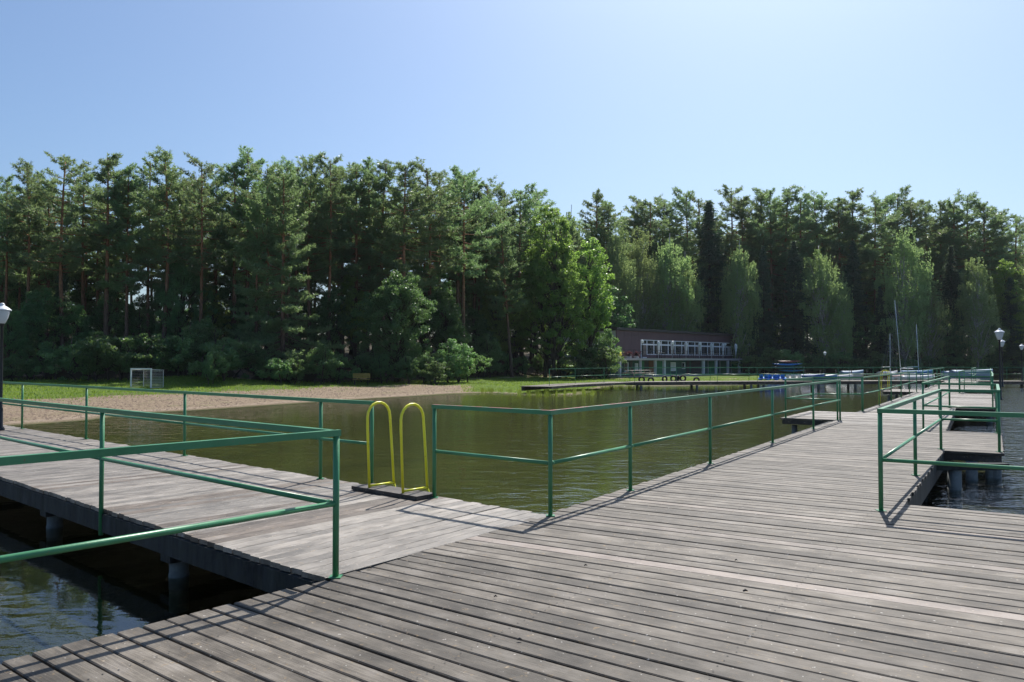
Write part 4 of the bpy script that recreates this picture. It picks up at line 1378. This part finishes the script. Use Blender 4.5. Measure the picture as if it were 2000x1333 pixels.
def make_broadleaf(seed, H, R0, base=0.2, ncl=150, per=110, leaf=0.15, mat='oak', bark='bark', trunks=1, droop=0.0, crx=1.0, top_pow=1.0, clr=0.62, r_trunk=0.2):
    """irregular crown: leaf clumps at the ends of limbs inside a lumpy envelope"""
    rs = np.random.RandomState(seed)
    b = MB()
    roots = []
    for k in range(trunks):
        a = 2 * math.pi * k / trunks + rs.uniform(0, 1); rr = 0 if trunks == 1 else R0 * 0.22
        p = np.array([math.cos(a) * rr, math.sin(a) * rr, -0.4]); e = np.array([math.cos(a) * rr * 2.0 + rs.normal(0, 0.2), math.sin(a) * rr * 2.0, H * rs.uniform(0.82, 0.95)])
        pts = [tuple(p + (e - p) * t + rs.normal(0, 0.12, 3) * (0 < t < 1) * (1, 1, 0)) for t in np.linspace(0, 1, 8)]
        b.tube(pts, [r_trunk * (1.2 if i == 0 else 1) * (1 - 0.85 * i / 7) + 0.015 for i in range(8)], 7)
        roots.append(np.array(pts))
    lob = rs.normal(0, 1, (7, 3)); lob = unit(lob); la = rs.uniform(0.12, 0.5, 7)
    cz = H * (base + 1) / 2; hz = H * (1 - base) / 2
    cen = []; rad = []
    tries = 0
    while len(cen) < ncl and tries < ncl * 20:
        tries += 1
        d = unit(rs.normal(0, 1, (1, 3)))[0]
        r = rs.uniform(0.25, 1.0) ** 0.55
        env = 0.74 + float(np.sum(la * np.maximum(0, lob @ d) ** 3)) - 0.10
        zz = d[2] * r
        wid = (1 - 0.35 * max(0, zz) ** top_pow)
        p = np.array([d[0] * r * R0 * env * wid * crx, d[1] * r * R0 * env * wid, cz + zz * hz * min(1.02, env + 0.05)])
        if p[2] < H * base * 0.9: continue
        cen.append(p); rad.append(clr * rs.uniform(0.65, 1.2) * (0.75 if r > 0.85 else 1.0))
    cen = np.array(cen); rad = np.array(rad)
    for i, c in enumerate(cen):
        if i % 2: continue
        rt = roots[i % len(roots)]
        hgt = max(0.1 * H, c[2] - 0.28 * H * rs.uniform(0.5, 1.1) - 0.3 * np.hypot(c[0], c[1]) * 0.3)
        j = int(np.argmin(np.abs(rt[:, 2] - hgt))); p0 = rt[j]
        limb(b, p0, c, 0.045 * (H / 12), 0.012, rs, -0.06, 4, 3)
    n = len(cen) * per
    ci = np.repeat(np.arange(len(cen)), per)
    d = unit(rs.normal(0, 1, (n, 3))) * rs.uniform(0.1, 1.0, (n, 1)) ** 0.6
    sc = np.array([1.0, 1.0, 0.72 + droop * 1.3])
    c = cen[ci] + d * rad[ci][:, None] * sc
    c[:, 2] -= droop * 0.5 * rs.uniform(0, 1, n) * rad[ci]
    if droop > 0:
        # leaves gather on hanging strands
        k = 9
        sid = rs.randint(0, k, n)
        so = rs.normal(0, 0.62, (len(cen) * k, 2))
        st_ = so[ci * k + sid]
        c[:, 0] = cen[ci][:, 0] + st_[:, 0] * rad[ci] + rs.normal(0, 0.05, n)
        c[:, 1] = cen[ci][:, 1] + st_[:, 1] * rad[ci] + rs.normal(0, 0.05, n)
        c[:, 2] = cen[ci][:, 2] + 0.5 * rad[ci] - rs.uniform(0, 1, n) * rad[ci] * 2.4 * (0.5 + np.abs(so[ci * k + sid][:, 0]) * .6)
    outw = unit(c - np.array([0, 0, cz])) * 0.35
    nrm = unit(rs.normal(0, 1, (n, 3)) * 0.9 + outw + (0, 0, 0.5))
    ax = unit(np.cross(nrm, rs.normal(0, 1, (n, 3))))
    if droop > 0: ax = unit(ax * 0.6 + (0, 0, -0.8))
    sd = unit(np.cross(nrm, ax))
    ln = leaf * rs.uniform(0.7, 1.3, n); wd = ln * rs.uniform(0.55, 0.8, n)
    cr = leaf_mesh('crown', c, ax, sd, ln, wd, M[mat])
    return b.mesh('trunk', M[bark]), cr, H


PINES = [make_pine(11, 19, 0.44, 2.9), make_pine(12, 20, 0.52, 3.4, dens=5.0), make_pine(13, 18, 0.34, 2.7), make_pine(14, 21, 0.58, 3.3, dens=5.0), make_pine(15, 19, 0.38, 2.3, dens=6.0),
         make_pine(16, 20, 0.28, 3.1), make_pine(17, 19, 0.50, 2.6), make_pine(18, 20, 0.46, 3.7, dens=4.6), make_pine(19, 18, 0.56, 2.2, dens=6.2)]
NP = len(PINES)
LOWPINE = make_pine(21, 19, 0.07, 4.6, low=True, twigs=24, r_trunk=0.26, dens=6.0)
SPRUCES = [make_spruce(31, 20, 2.7), make_spruce(32, 17, 2.2)]
OAK = make_broadleaf(41, 11.0, 4.0, 0.03, 330, 110, 0.17, 'oak', clr=0.62)
LEAFY = [make_broadleaf(42, 9.0, 2.8, 0.08, 130, 110, 0.17, 'oak'), make_broadleaf(43, 12.0, 3.0, 0.15, 170, 100, 0.18, 'alder', clr=0.6)]
ALDER = make_broadleaf(44, 19.5, 5.2, 0.10, 520, 120, 0.20, 'alder', trunks=3, clr=0.70, r_trunk=0.24, top_pow=1.3)
BIRCHES = [make_broadleaf(45, 19, 3.3, 0.07, 210, 150, 0.17, 'birch', 'birch_bark', droop=0.9, clr=0.75, r_trunk=0.14), make_broadleaf(46, 17, 3.0, 0.08, 170, 150, 0.17, 'birch', 'birch_bark', droop=0.9, clr=0.75, r_trunk=0.13)]
BUSHES = [make_broadleaf(51, 3.2, 1.9, 0.0, 60, 100, 0.13, 'bush', clr=0.42, r_trunk=0.05, trunks=3), make_broadleaf(52, 4.2, 2.1, 0.0, 75, 100, 0.14, 'bush', clr=0.46, r_trunk=0.06, trunks=3), make_broadleaf(53, 2.2, 1.5, 0.0, 40, 90, 0.12, 'bush', clr=0.35, r_trunk=0.04, trunks=2)]

TREES = []


def plant(proto, x, y, H, name, label, cat='tree', group=None, wide=1.0, lean=(0, 0), z=None):
    tk, cr, H0 = proto
    zz = ground_z(x, y) if z is None else z
    o = empty(name, (x, y, zz))
    tag(o, label, cat, group)
    sc = H / H0
    o.scale = (sc * wide, sc * wide, sc)
    o.rotation_euler = (lean[0], lean[1], rnd.uniform(0, 6.28) if lean == (0, 0) else 0)
    link('trunk', tk, o); link('crown', cr, o)
    TREES.append((x, y))
    return o


def dist_of(u): return float(np.interp(u, [-300, 0, 500, 800, 950, 1100, 1250, 1500, 2000, 2300], [62, 67, 68, 74, 88, 101, 127, 130, 134, 138]))


ZONES = [(230, 'left of the small goal'), (330, 'above the small goal'), (500, 'right of the goal'), (680, 'behind the low-limbed pine'), (880, 'behind the round dark tree'),
         (1000, 'left of the alder'), (1190, 'behind the alder'), (1460, 'behind the clubhouse'), (1600, 'behind the kayak rack'), (1740, 'left of the boat masts'),
         (1850, 'behind the boat masts'), (2400, 'far right')]
ORD = ['first', 'second', 'third', 'fourth', 'fifth', 'sixth', 'seventh', 'eighth', 'ninth', 'tenth', 'eleventh', 'twelfth', 'thirteenth', 'fourteenth', 'fifteenth', 'sixteenth', 'seventeenth', 'eighteenth', 'nineteenth', 'twentieth']
cnt = {}


def zone(u):
    for a, t in ZONES:
        if u < a: return t


def zlabel(kind, u):
    z = zone(u); k = (kind, z); cnt[k] = cnt.get(k, 0) + 1
    return f'{kind} on the skyline {z}, {ORD[min(11, cnt[k] - 1)]} from the left'


SKY = [(8, 350), (45, 325), (90, 352), (125, 312), (165, 335), (205, 308), (247, 330), (290, 318), (315, 304), (352, 352), (390, 318), (426, 345), (455, 322), (482, 300), (520, 330), (555, 322), (583, 328), (610, 308), (637, 313), (668, 330), (695, 332),
       (716, 320), (755, 320), (790, 326), (830, 330), (856, 347), (896, 338), (925, 358), (952, 362), (985, 374), (1020, 374), (1052, 378), (1165, 381), (1190, 398), (1245, 392), (1272, 397), (1300, 394), (1340, 379), (1364, 390),
       (1424, 372), (1450, 390), (1487, 375), (1505, 378), (1545, 370), (1566, 388), (1590, 389), (1608, 387), (1640, 398), (1667, 378), (1715, 392), (1735, 388), (1760, 380), (1788, 400), (1812, 402), (1840, 402), (1868, 395), (1896, 386), (1925, 400), (1958, 414), (1990, 425)]
for i, (u, v) in enumerate(SKY):
    d = dist_of(u) + rnd.uniform(-2.0, 3.5)
    x, y = sight(u, d)
    H = height_at(v, d) - ground_z(x, y)
    plant(PINES[(i * 5 + 1 + (i // 7)) % NP], x, y, H, 'pine_tree', zlabel('tall pine', u), 'pine tree', 'tall pines of the forest skyline', wide=rnd.uniform(0.95, 1.2) * (1.0 if u < 1000 else 1.05))
# rows behind: single trunks that close the wood
for row, (dd, sp) in enumerate(((6, 40), (12, 46), (19, 50))):
    u = -120 + row * 17
    while u < 2160:
        d = dist_of(u) + dd + rnd.uniform(-2, 2)
        vt = float(np.interp(u, [0, 480, 800, 1000, 1200, 1500, 2000], [345, 335, 350, 392, 415, 398, 430])) + rnd.uniform(15, 75)
        x, y = sight(u, d)
        if not (row == 2 and u < 500 and rnd.random() < 0.6) and not (60 < u < 470 and row == 1 and rnd.random() < 0.35):
            H = height_at(vt, d) - ground_z(x, y)
            side = 'left' if u < 950 else 'right'
            plant(PINES[rnd.randrange(NP)], x, y, H, 'pine_tree', f'pine deep in the forest {zone(u)}, only its top or trunk showing', 'pine tree', f'inner forest pines {zone(u)}', wide=rnd.uniform(0.9, 1.15))
        u += sp * rnd.uniform(0.75, 1.25) * (1 if u < 1000 else 0.72)

# trees that stand out
x, y = sight(552, 63.5); plant(LOWPINE, x, y, height_at(345, 63.5) - ground_z(x, y), 'pine_tree', 'broad pine with limbs down to the ground between the goal and the bench', 'pine tree')
x, y = sight(500, 66); plant(LOWPINE, x, y, height_at(400, 66) - ground_z(x, y), 'pine_tree', 'lower limbed pine just left of the broad one above the sandy path', 'pine tree', wide=0.8)
x, y = sight(775, 66); plant(OAK, x, y, height_at(512, 66) - ground_z(x, y), 'leafy_tree', 'round dark green leafy tree reaching to the ground behind the bench', wide=1.0)
x, y = sight(1078, 88); plant(ALDER, x, y, height_at(402, 88) - ground_z(x, y), 'alder_tree', 'bright green many-stemmed alder left of the clubhouse, largest leafy crown', wide=0.9)
x, y = sight(1152, 91); plant(LEAFY[1], x, y, height_at(470, 92) - ground_z(x, y), 'alder_tree', 'bright green tree joined to the right side of the large alder by the clubhouse', wide=1.0)
x, y = sight(1008, 90); plant(LEAFY[1], x, y, height_at(590, 90) - ground_z(x, y), 'alder_tree', 'lower bright leafy tree filling the left foot of the large alder', wide=1.3)
x, y = sight(352, 67); plant(OAK, x, y, height_at(470, 67) - ground_z(x, y), 'leafy_tree', 'dark rounded leafy tree among pine trunks right of the goal', wide=0.62)
x, y = sight(1000, 84); plant(PINES[4], x, y, height_at(425, 84) - ground_z(x, y), 'pine_tree', 'slender pine with a leaning bare trunk just left of the large alder', 'pine tree', lean=(0, R(-4)))
x, y = sight(905, 77); plant(PINES[1], x, y, height_at(345, 77) - ground_z(x, y), 'pine_tree', 'tall pine with a long bare reddish trunk right of the round dark tree', 'pine tree')
for u, v, d, w, lab in ((1115, 370, 112, 0.75, 'slim light green birch top rising above the large alder'), (1208, 425, 112, 0.95, 'weeping birch behind the left end of the clubhouse'), (1252, 432, 116, 0.9, 'weeping birch second from the left above the clubhouse roof'),
                        (1305, 430, 118, 1.1, 'broad weeping birch above the middle of the clubhouse roof'), (1335, 470, 118, 0.9, 'lower birch at the right of the broad one above the roof'), (1443, 443, 121, 0.85, 'birch with pale crown above the right end of the clubhouse'),
                        (1605, 458, 121, 1.15, 'broad pale birch above the lone distant lamp'), (1638, 520, 121, 0.9, 'small birch right of the broad pale birch'), (1768, 432, 122, 1.15, 'tallest light green birch directly behind the masts'),
                        (1815, 540, 122, 1.0, 'yellow green leafy birch right of the masts'), (1908, 490, 121, 1.1, 'weeping silver birch near the right edge above the long covered boat')):
    x, y = sight(u, d)
    plant(BIRCHES[int(u) % 2], x, y, height_at(v, d) - ground_z(x, y), 'birch_tree', lab, 'birch tree', 'birches along the wood edge', wide=w)
for u, v, d, w, lab in ((1386, 392, 126, 1.7, 'dark tall spruce between birches above the clubhouse roof'), (1552, 470, 121, 1.35, 'dark spruce with broad skirts behind the kayak rack'), (1668, 470, 124, 1.2, 'dark spruce between the distant lamp and the masts'),
                        (1492, 480, 122, 1.1, 'dark spruce right beside the clubhouse terrace end'), (1860, 480, 125, 1.2, 'dark spruce left of the weeping silver birch'), (1975, 540, 122, 1.3, 'dark spruce at the right edge behind the lamps'), (1720, 560, 122, 1.2, 'low dark spruce just left of the tallest mast'),
                        (120, 480, 66, 0.9, 'dark spruce among the pines left of the goal')):
    x, y = sight(u, d)
    plant(SPRUCES[int(u) % 2], x, y, height_at(v, d) - ground_z(x, y), 'spruce_tree', lab, 'spruce tree', 'dark spruces along the wood edge', wide=w)
x, y = sight(1965, 124); plant(LEAFY[1], x, y, height_at(510, 124) - ground_z(x, y), 'leafy_tree', 'bright green leafy tree at the far right edge of the wood', wide=0.9)
# leafy understorey
under = ((20, 600, 61, 1.0), (75, 560, 64, 1.2), (150, 590, 66, 1.1), (210, 560, 68, 1.0), (270, 575, 69, 1.1), (315, 560, 70, 0.9), (410, 560, 68, 1.0), (455, 540, 71, 1.1), (640, 560, 70, 1.0), (690, 530, 72, 0.9), (870, 560, 76, 1.1), (930, 600, 84, 1.3), (965, 560, 86, 1.0),
         (1180, 560, 106, 1.2), (1480, 600, 124, 1.3), (1530, 620, 124, 1.3), (1690, 610, 124, 1.3), (1745, 590, 125, 1.2), (1790, 600, 124, 1.3), (1850, 600, 124, 1.3), (1930, 610, 124, 1.3), (1985, 620, 123, 1.3), (1420, 560, 127, 1.3), (1350, 560, 127, 1.3), (1280, 560, 126, 1.3), (1230, 560, 124, 1.3), (-30, 580, 62, 1.2), (500, 520, 74, 1.2), (580, 540, 74, 1.1), (830, 520, 78, 1.2), (2040, 600, 124, 1.3), (40, 480, 76, 1.1), (100, 470, 78, 1.1), (165, 490, 77, 1.1), (-20, 470, 77, 1.1), (205, 500, 79, 1.0))
for i, (u, v, d, w) in enumerate(under):
    x, y = sight(u, d)
    plant(LEAFY[0 if (i % 3 or u < 300) else 1], x, y, height_at(v, d) - ground_z(x, y), 'leafy_tree', zlabel('low leafy tree', u).replace('on the skyline', 'under the pines'), 'tree', 'leafy trees under the pines', wide=w)
u = -140
while u < 2150:
    d = dist_of(u) + (16 if u < 1000 else 12) + rnd.uniform(-2, 4)
    x, y = sight(u, d)
    top = float(np.interp(u, [0, 230, 480, 700, 1000, 1300, 2000], [560, 600, 590, 540, 540, 500, 520])) + rnd.uniform(-25, 25)
    plant(LEAFY[rnd.randrange(2)], x, y, height_at(top, d) - ground_z(x, y), 'leafy_tree', f'leafy tree far inside the forest {zone(u)}, glimpsed between trunks', 'tree', f'inner leafy trees {zone(u)}', wide=1.25)
    u += rnd.uniform(32, 50)
x, y = sight(1184, 91.5); plant(BUSHES[1], x, y, height_at(640, 91.5) - ground_z(x, y), 'shrub', 'tall green shrub hiding the left end wall of the clubhouse', 'shrub', wide=0.75)
x, y = sight(1172, 89); plant(BUSHES[0], x, y, height_at(665, 89) - ground_z(x, y), 'shrub', 'green shrub between the alder and the clubhouse corner', 'shrub', wide=1.0)
# shrubs along the edge of the wood
shr = []
for u, v, d in ((20, 690, 58), (60, 700, 60), (100, 660, 61), (160, 655, 58.5), (195, 645, 58), (235, 650, 58.5), (272, 640, 58), (305, 650, 59), (335, 648, 59), (365, 652, 60), (398, 620, 60), (425, 665, 57.5), (445, 650, 60), (520, 690, 60), (545, 695, 58.5), (575, 690, 59.5), (625, 670, 60), (660, 690, 62),
                (715, 680, 64.5), (750, 690, 63.5), (800, 690, 63.5), (840, 680, 65), (880, 660, 66), (905, 685, 68), (850, 700, 63), (945, 650, 80), (980, 680, 85), (1020, 690, 88), (1050, 690, 92), (1120, 660, 92), (1150, 670, 90), (1172, 680, 90.5), (1130, 690, 87)):
    shr.append((u, v, d))
sc_ = {}
for i, (u, v, d) in enumerate(shr):
    x, y = sight(u, d)
    z = zone(u); sc_[z] = sc_.get(z, 0) + 1
    zt_ = z.replace('behind the', 'at the foot of the').replace('above the small goal', 'right behind the small goal')
    lab = f'green shrub {zt_}, {ORD[sc_[z] - 1]} from the left'
    plant(BUSHES[i % 3], x, y, max(1.2, height_at(v, d) - ground_z(x, y)), 'shrub', lab, 'shrub', 'shrubs along the wood edge', wide=rnd.uniform(0.9, 1.25))
for i, u in enumerate(range(1470, 2080, 34)):
    d = float(np.interp(u, [1470, 1580, 1700, 2000], [112, 116, 117, 123])) + rnd.uniform(-1, 1.5)
    x, y = sight(u, d)
    plant(BUSHES[i % 3], x, y, rnd.uniform(2.4, 4.2), 'shrub', f'dark shrub on the far right bank behind the boats, {ORD[i]} from the left', 'shrub', 'shrubs on the far right bank', wide=1.3)
x, y = sight(413, 55.5); plant(BUSHES[2], x, y, 2.3, 'sapling', 'young tree with a thin dark stem on the grass right of the goal', 'tree', wide=0.6)

# ---------------------------------------------------------------- reeds and grass
rs = np.random.RandomState(3)


def blades(name, P, h, w, mat, lean=0.25):
    n = len(P)
    a = rs.uniform(0, 2 * np.pi, n); sx = np.stack([np.cos(a), np.sin(a), np.zeros(n)], -1) * w[:, None] * 0.5
    tip = P + np.stack([rs.normal(0, lean, n), rs.normal(0, lean, n), np.ones(n)], -1) * h[:, None]
    V = np.stack([P - sx, P + sx, tip], 1).reshape(-1, 3)
    o = link(name, fast_mesh(name, V, np.arange(3 * n).reshape(-1, 3), mat))
    return tag(o, kind='stuff')


pts = []
for u0, u1, v0, v1, n in ((1022, 1095, 767, 773, 1500), (1100, 1160, 766, 772, 900), (940, 965, 765, 768, 350), (1160, 1260, 757, 760, 500), (905, 1020, 765, 767, 500)):
    for k in range(n):
        u = rs.normal((u0 + u1) / 2, (u1 - u0) / 3.2); u += 6 * math.sin(u * 0.35); v = rs.uniform(v0, v1)
        p = survey(u, v, WATER); pts.append((p.x, p.y, WATER - 0.1))
P = np.array(pts)
tag(blades('reeds', P, rs.uniform(0.12, 0.48, len(P)), rs.uniform(0.02, 0.045, len(P)), M['reed'], 0.18), 'fresh green reeds at the water edge', 'reeds')
# lawn tufts
n = 90000
U = rs.uniform(-150, 1560, n); D = rs.uniform(36, 96, n)
X = (U - 1000) / 1555 * D; Y = D
sdv = signed_shore(X, Y); ff = forest_front(U)
keep = (sdv > 0.3) & (Y < ff + 1) & ((U > 900) | (sdv > 9.6 + rs.normal(0, 1.4, n)))
X, Y = X[keep], Y[keep]
Z = terrain(X, Y)
P = np.stack([X, Y, Z - 0.01], -1)
tag(blades('grass', P, rs.uniform(0.05, 0.15, len(P)), rs.uniform(0.03, 0.07, len(P)), M['grass'], 0.3), 'mown green grass on the bank', 'grass')
# pebbles and clods on the beach
n = 9000
U = rs.uniform(-200, 900, n); D = rs.uniform(24, 62, n)
X = (U - 1000) / 1555 * D; Y = D
sdv = signed_shore(X, Y); keep = (sdv > 0.1) & (sdv < 12)
X, Y = X[keep], Y[keep]; Z = terrain(X, Y); n = len(X)
c = np.stack([X, Y, Z], -1); r = rs.uniform(0.02, 0.07, n)
oct_ = np.array([(1, 0, 0), (0, 1, 0), (-1, 0, 0), (0, -1, 0), (0, 0, 0.6)])
V = (c[:, None, :] + oct_[None] * r[:, None, None]).reshape(-1, 3)
F = (np.arange(n)[:, None, None] * 5 + np.array([(0, 1, 4), (1, 2, 4), (2, 3, 4), (3, 0, 4)])[None]).reshape(-1, 3)
pb = plain('beach_pebbles', (0.24, 0.17, 0.12), 0.9, 0.4, 2.0)
tag(link('pebbles', fast_mesh('pebbles', V, F, pb)), 'small stones and clods on the brown beach', 'pebbles', kind='stuff')
nl = MB()
def nail(p):
    x, y = p.x, p.y; q = 0.0045
    nl.add([(x - q, y - q, 0.0048), (x + q, y - q, 0.0048), (x + q, y + q, 0.0048), (x - q, y + q, 0.0048)], [(0, 1, 2, 3)])
for tq in (-4.0, -2.62, -1.36, 0.1, 1.5):
    for l, tt, sl in near[:34]:
        c = l - 0.075 - sl * (tq - tt)
        for o_ in (-0.038, 0.038): nail(ST(c + o_ + rnd.uniform(-.006, .006), tq + rnd.uniform(-0.015, 0.015)))
    sn = 5.92
    while sn < 13:
        if tq < 1 or sn < 9.8:
            if tq < -1.2 or sn < 9.8:
                for o_ in (-0.04, 0.04): nail(ST(sn + PB / 2 + o_ + rnd.uniform(-.006, .006), tq + rnd.uniform(-0.015, 0.015)))
        sn += PB
tag(nl.build('nail_heads', M['rubber']), 'dark nail heads in rows across the near deck boards', 'nails', kind='stuff')
# debris on the deck: dry cones, bits of bark
db = MB()
for (u, v, r) in ((722, 1110, 0.03), (1144, 1105, 0.022), (1456, 1155, 0.03), (1015, 1250, 0.025), (968, 1166, 0.02), (1438, 1095, 0.02)):
    p = survey(u, v, 0.012)
    r *= 0.55; db.tube([(p.x - r, p.y, 0.012), (p.x, p.y + r * 0.3, 0.02), (p.x + r, p.y + r * 0.2, 0.012)], [r * 0.3, r * 0.6, r * 0.2], 6)
tag(db.build('bark_crumbs', M['dark_wood']), 'small dark bits of bark and cones scattered on the near deck', 'debris', kind='stuff')

# ---------------------------------------------------------------- thin summer haze over the lake
hz = bpy.data.materials.new('thin_haze'); hz.use_nodes = True
hz.node_tree.nodes.clear()
ho = hz.node_tree.nodes.new('ShaderNodeOutputMaterial'); pv = hz.node_tree.nodes.new('ShaderNodeVolumePrincipled')
pv.inputs['Color'].default_value = (0.86, 0.93, 1.0, 1); pv.inputs['Density'].default_value = 0.00009; pv.inputs['Anisotropy'].default_value = 0.3
hz.node_tree.links.new(pv.outputs[0], ho.inputs['Volume'])
hb = MB(); hb.box(-160, 240, -60, 230, -4.2, 42)
tag(hb.build('haze', hz), kind='stuff')
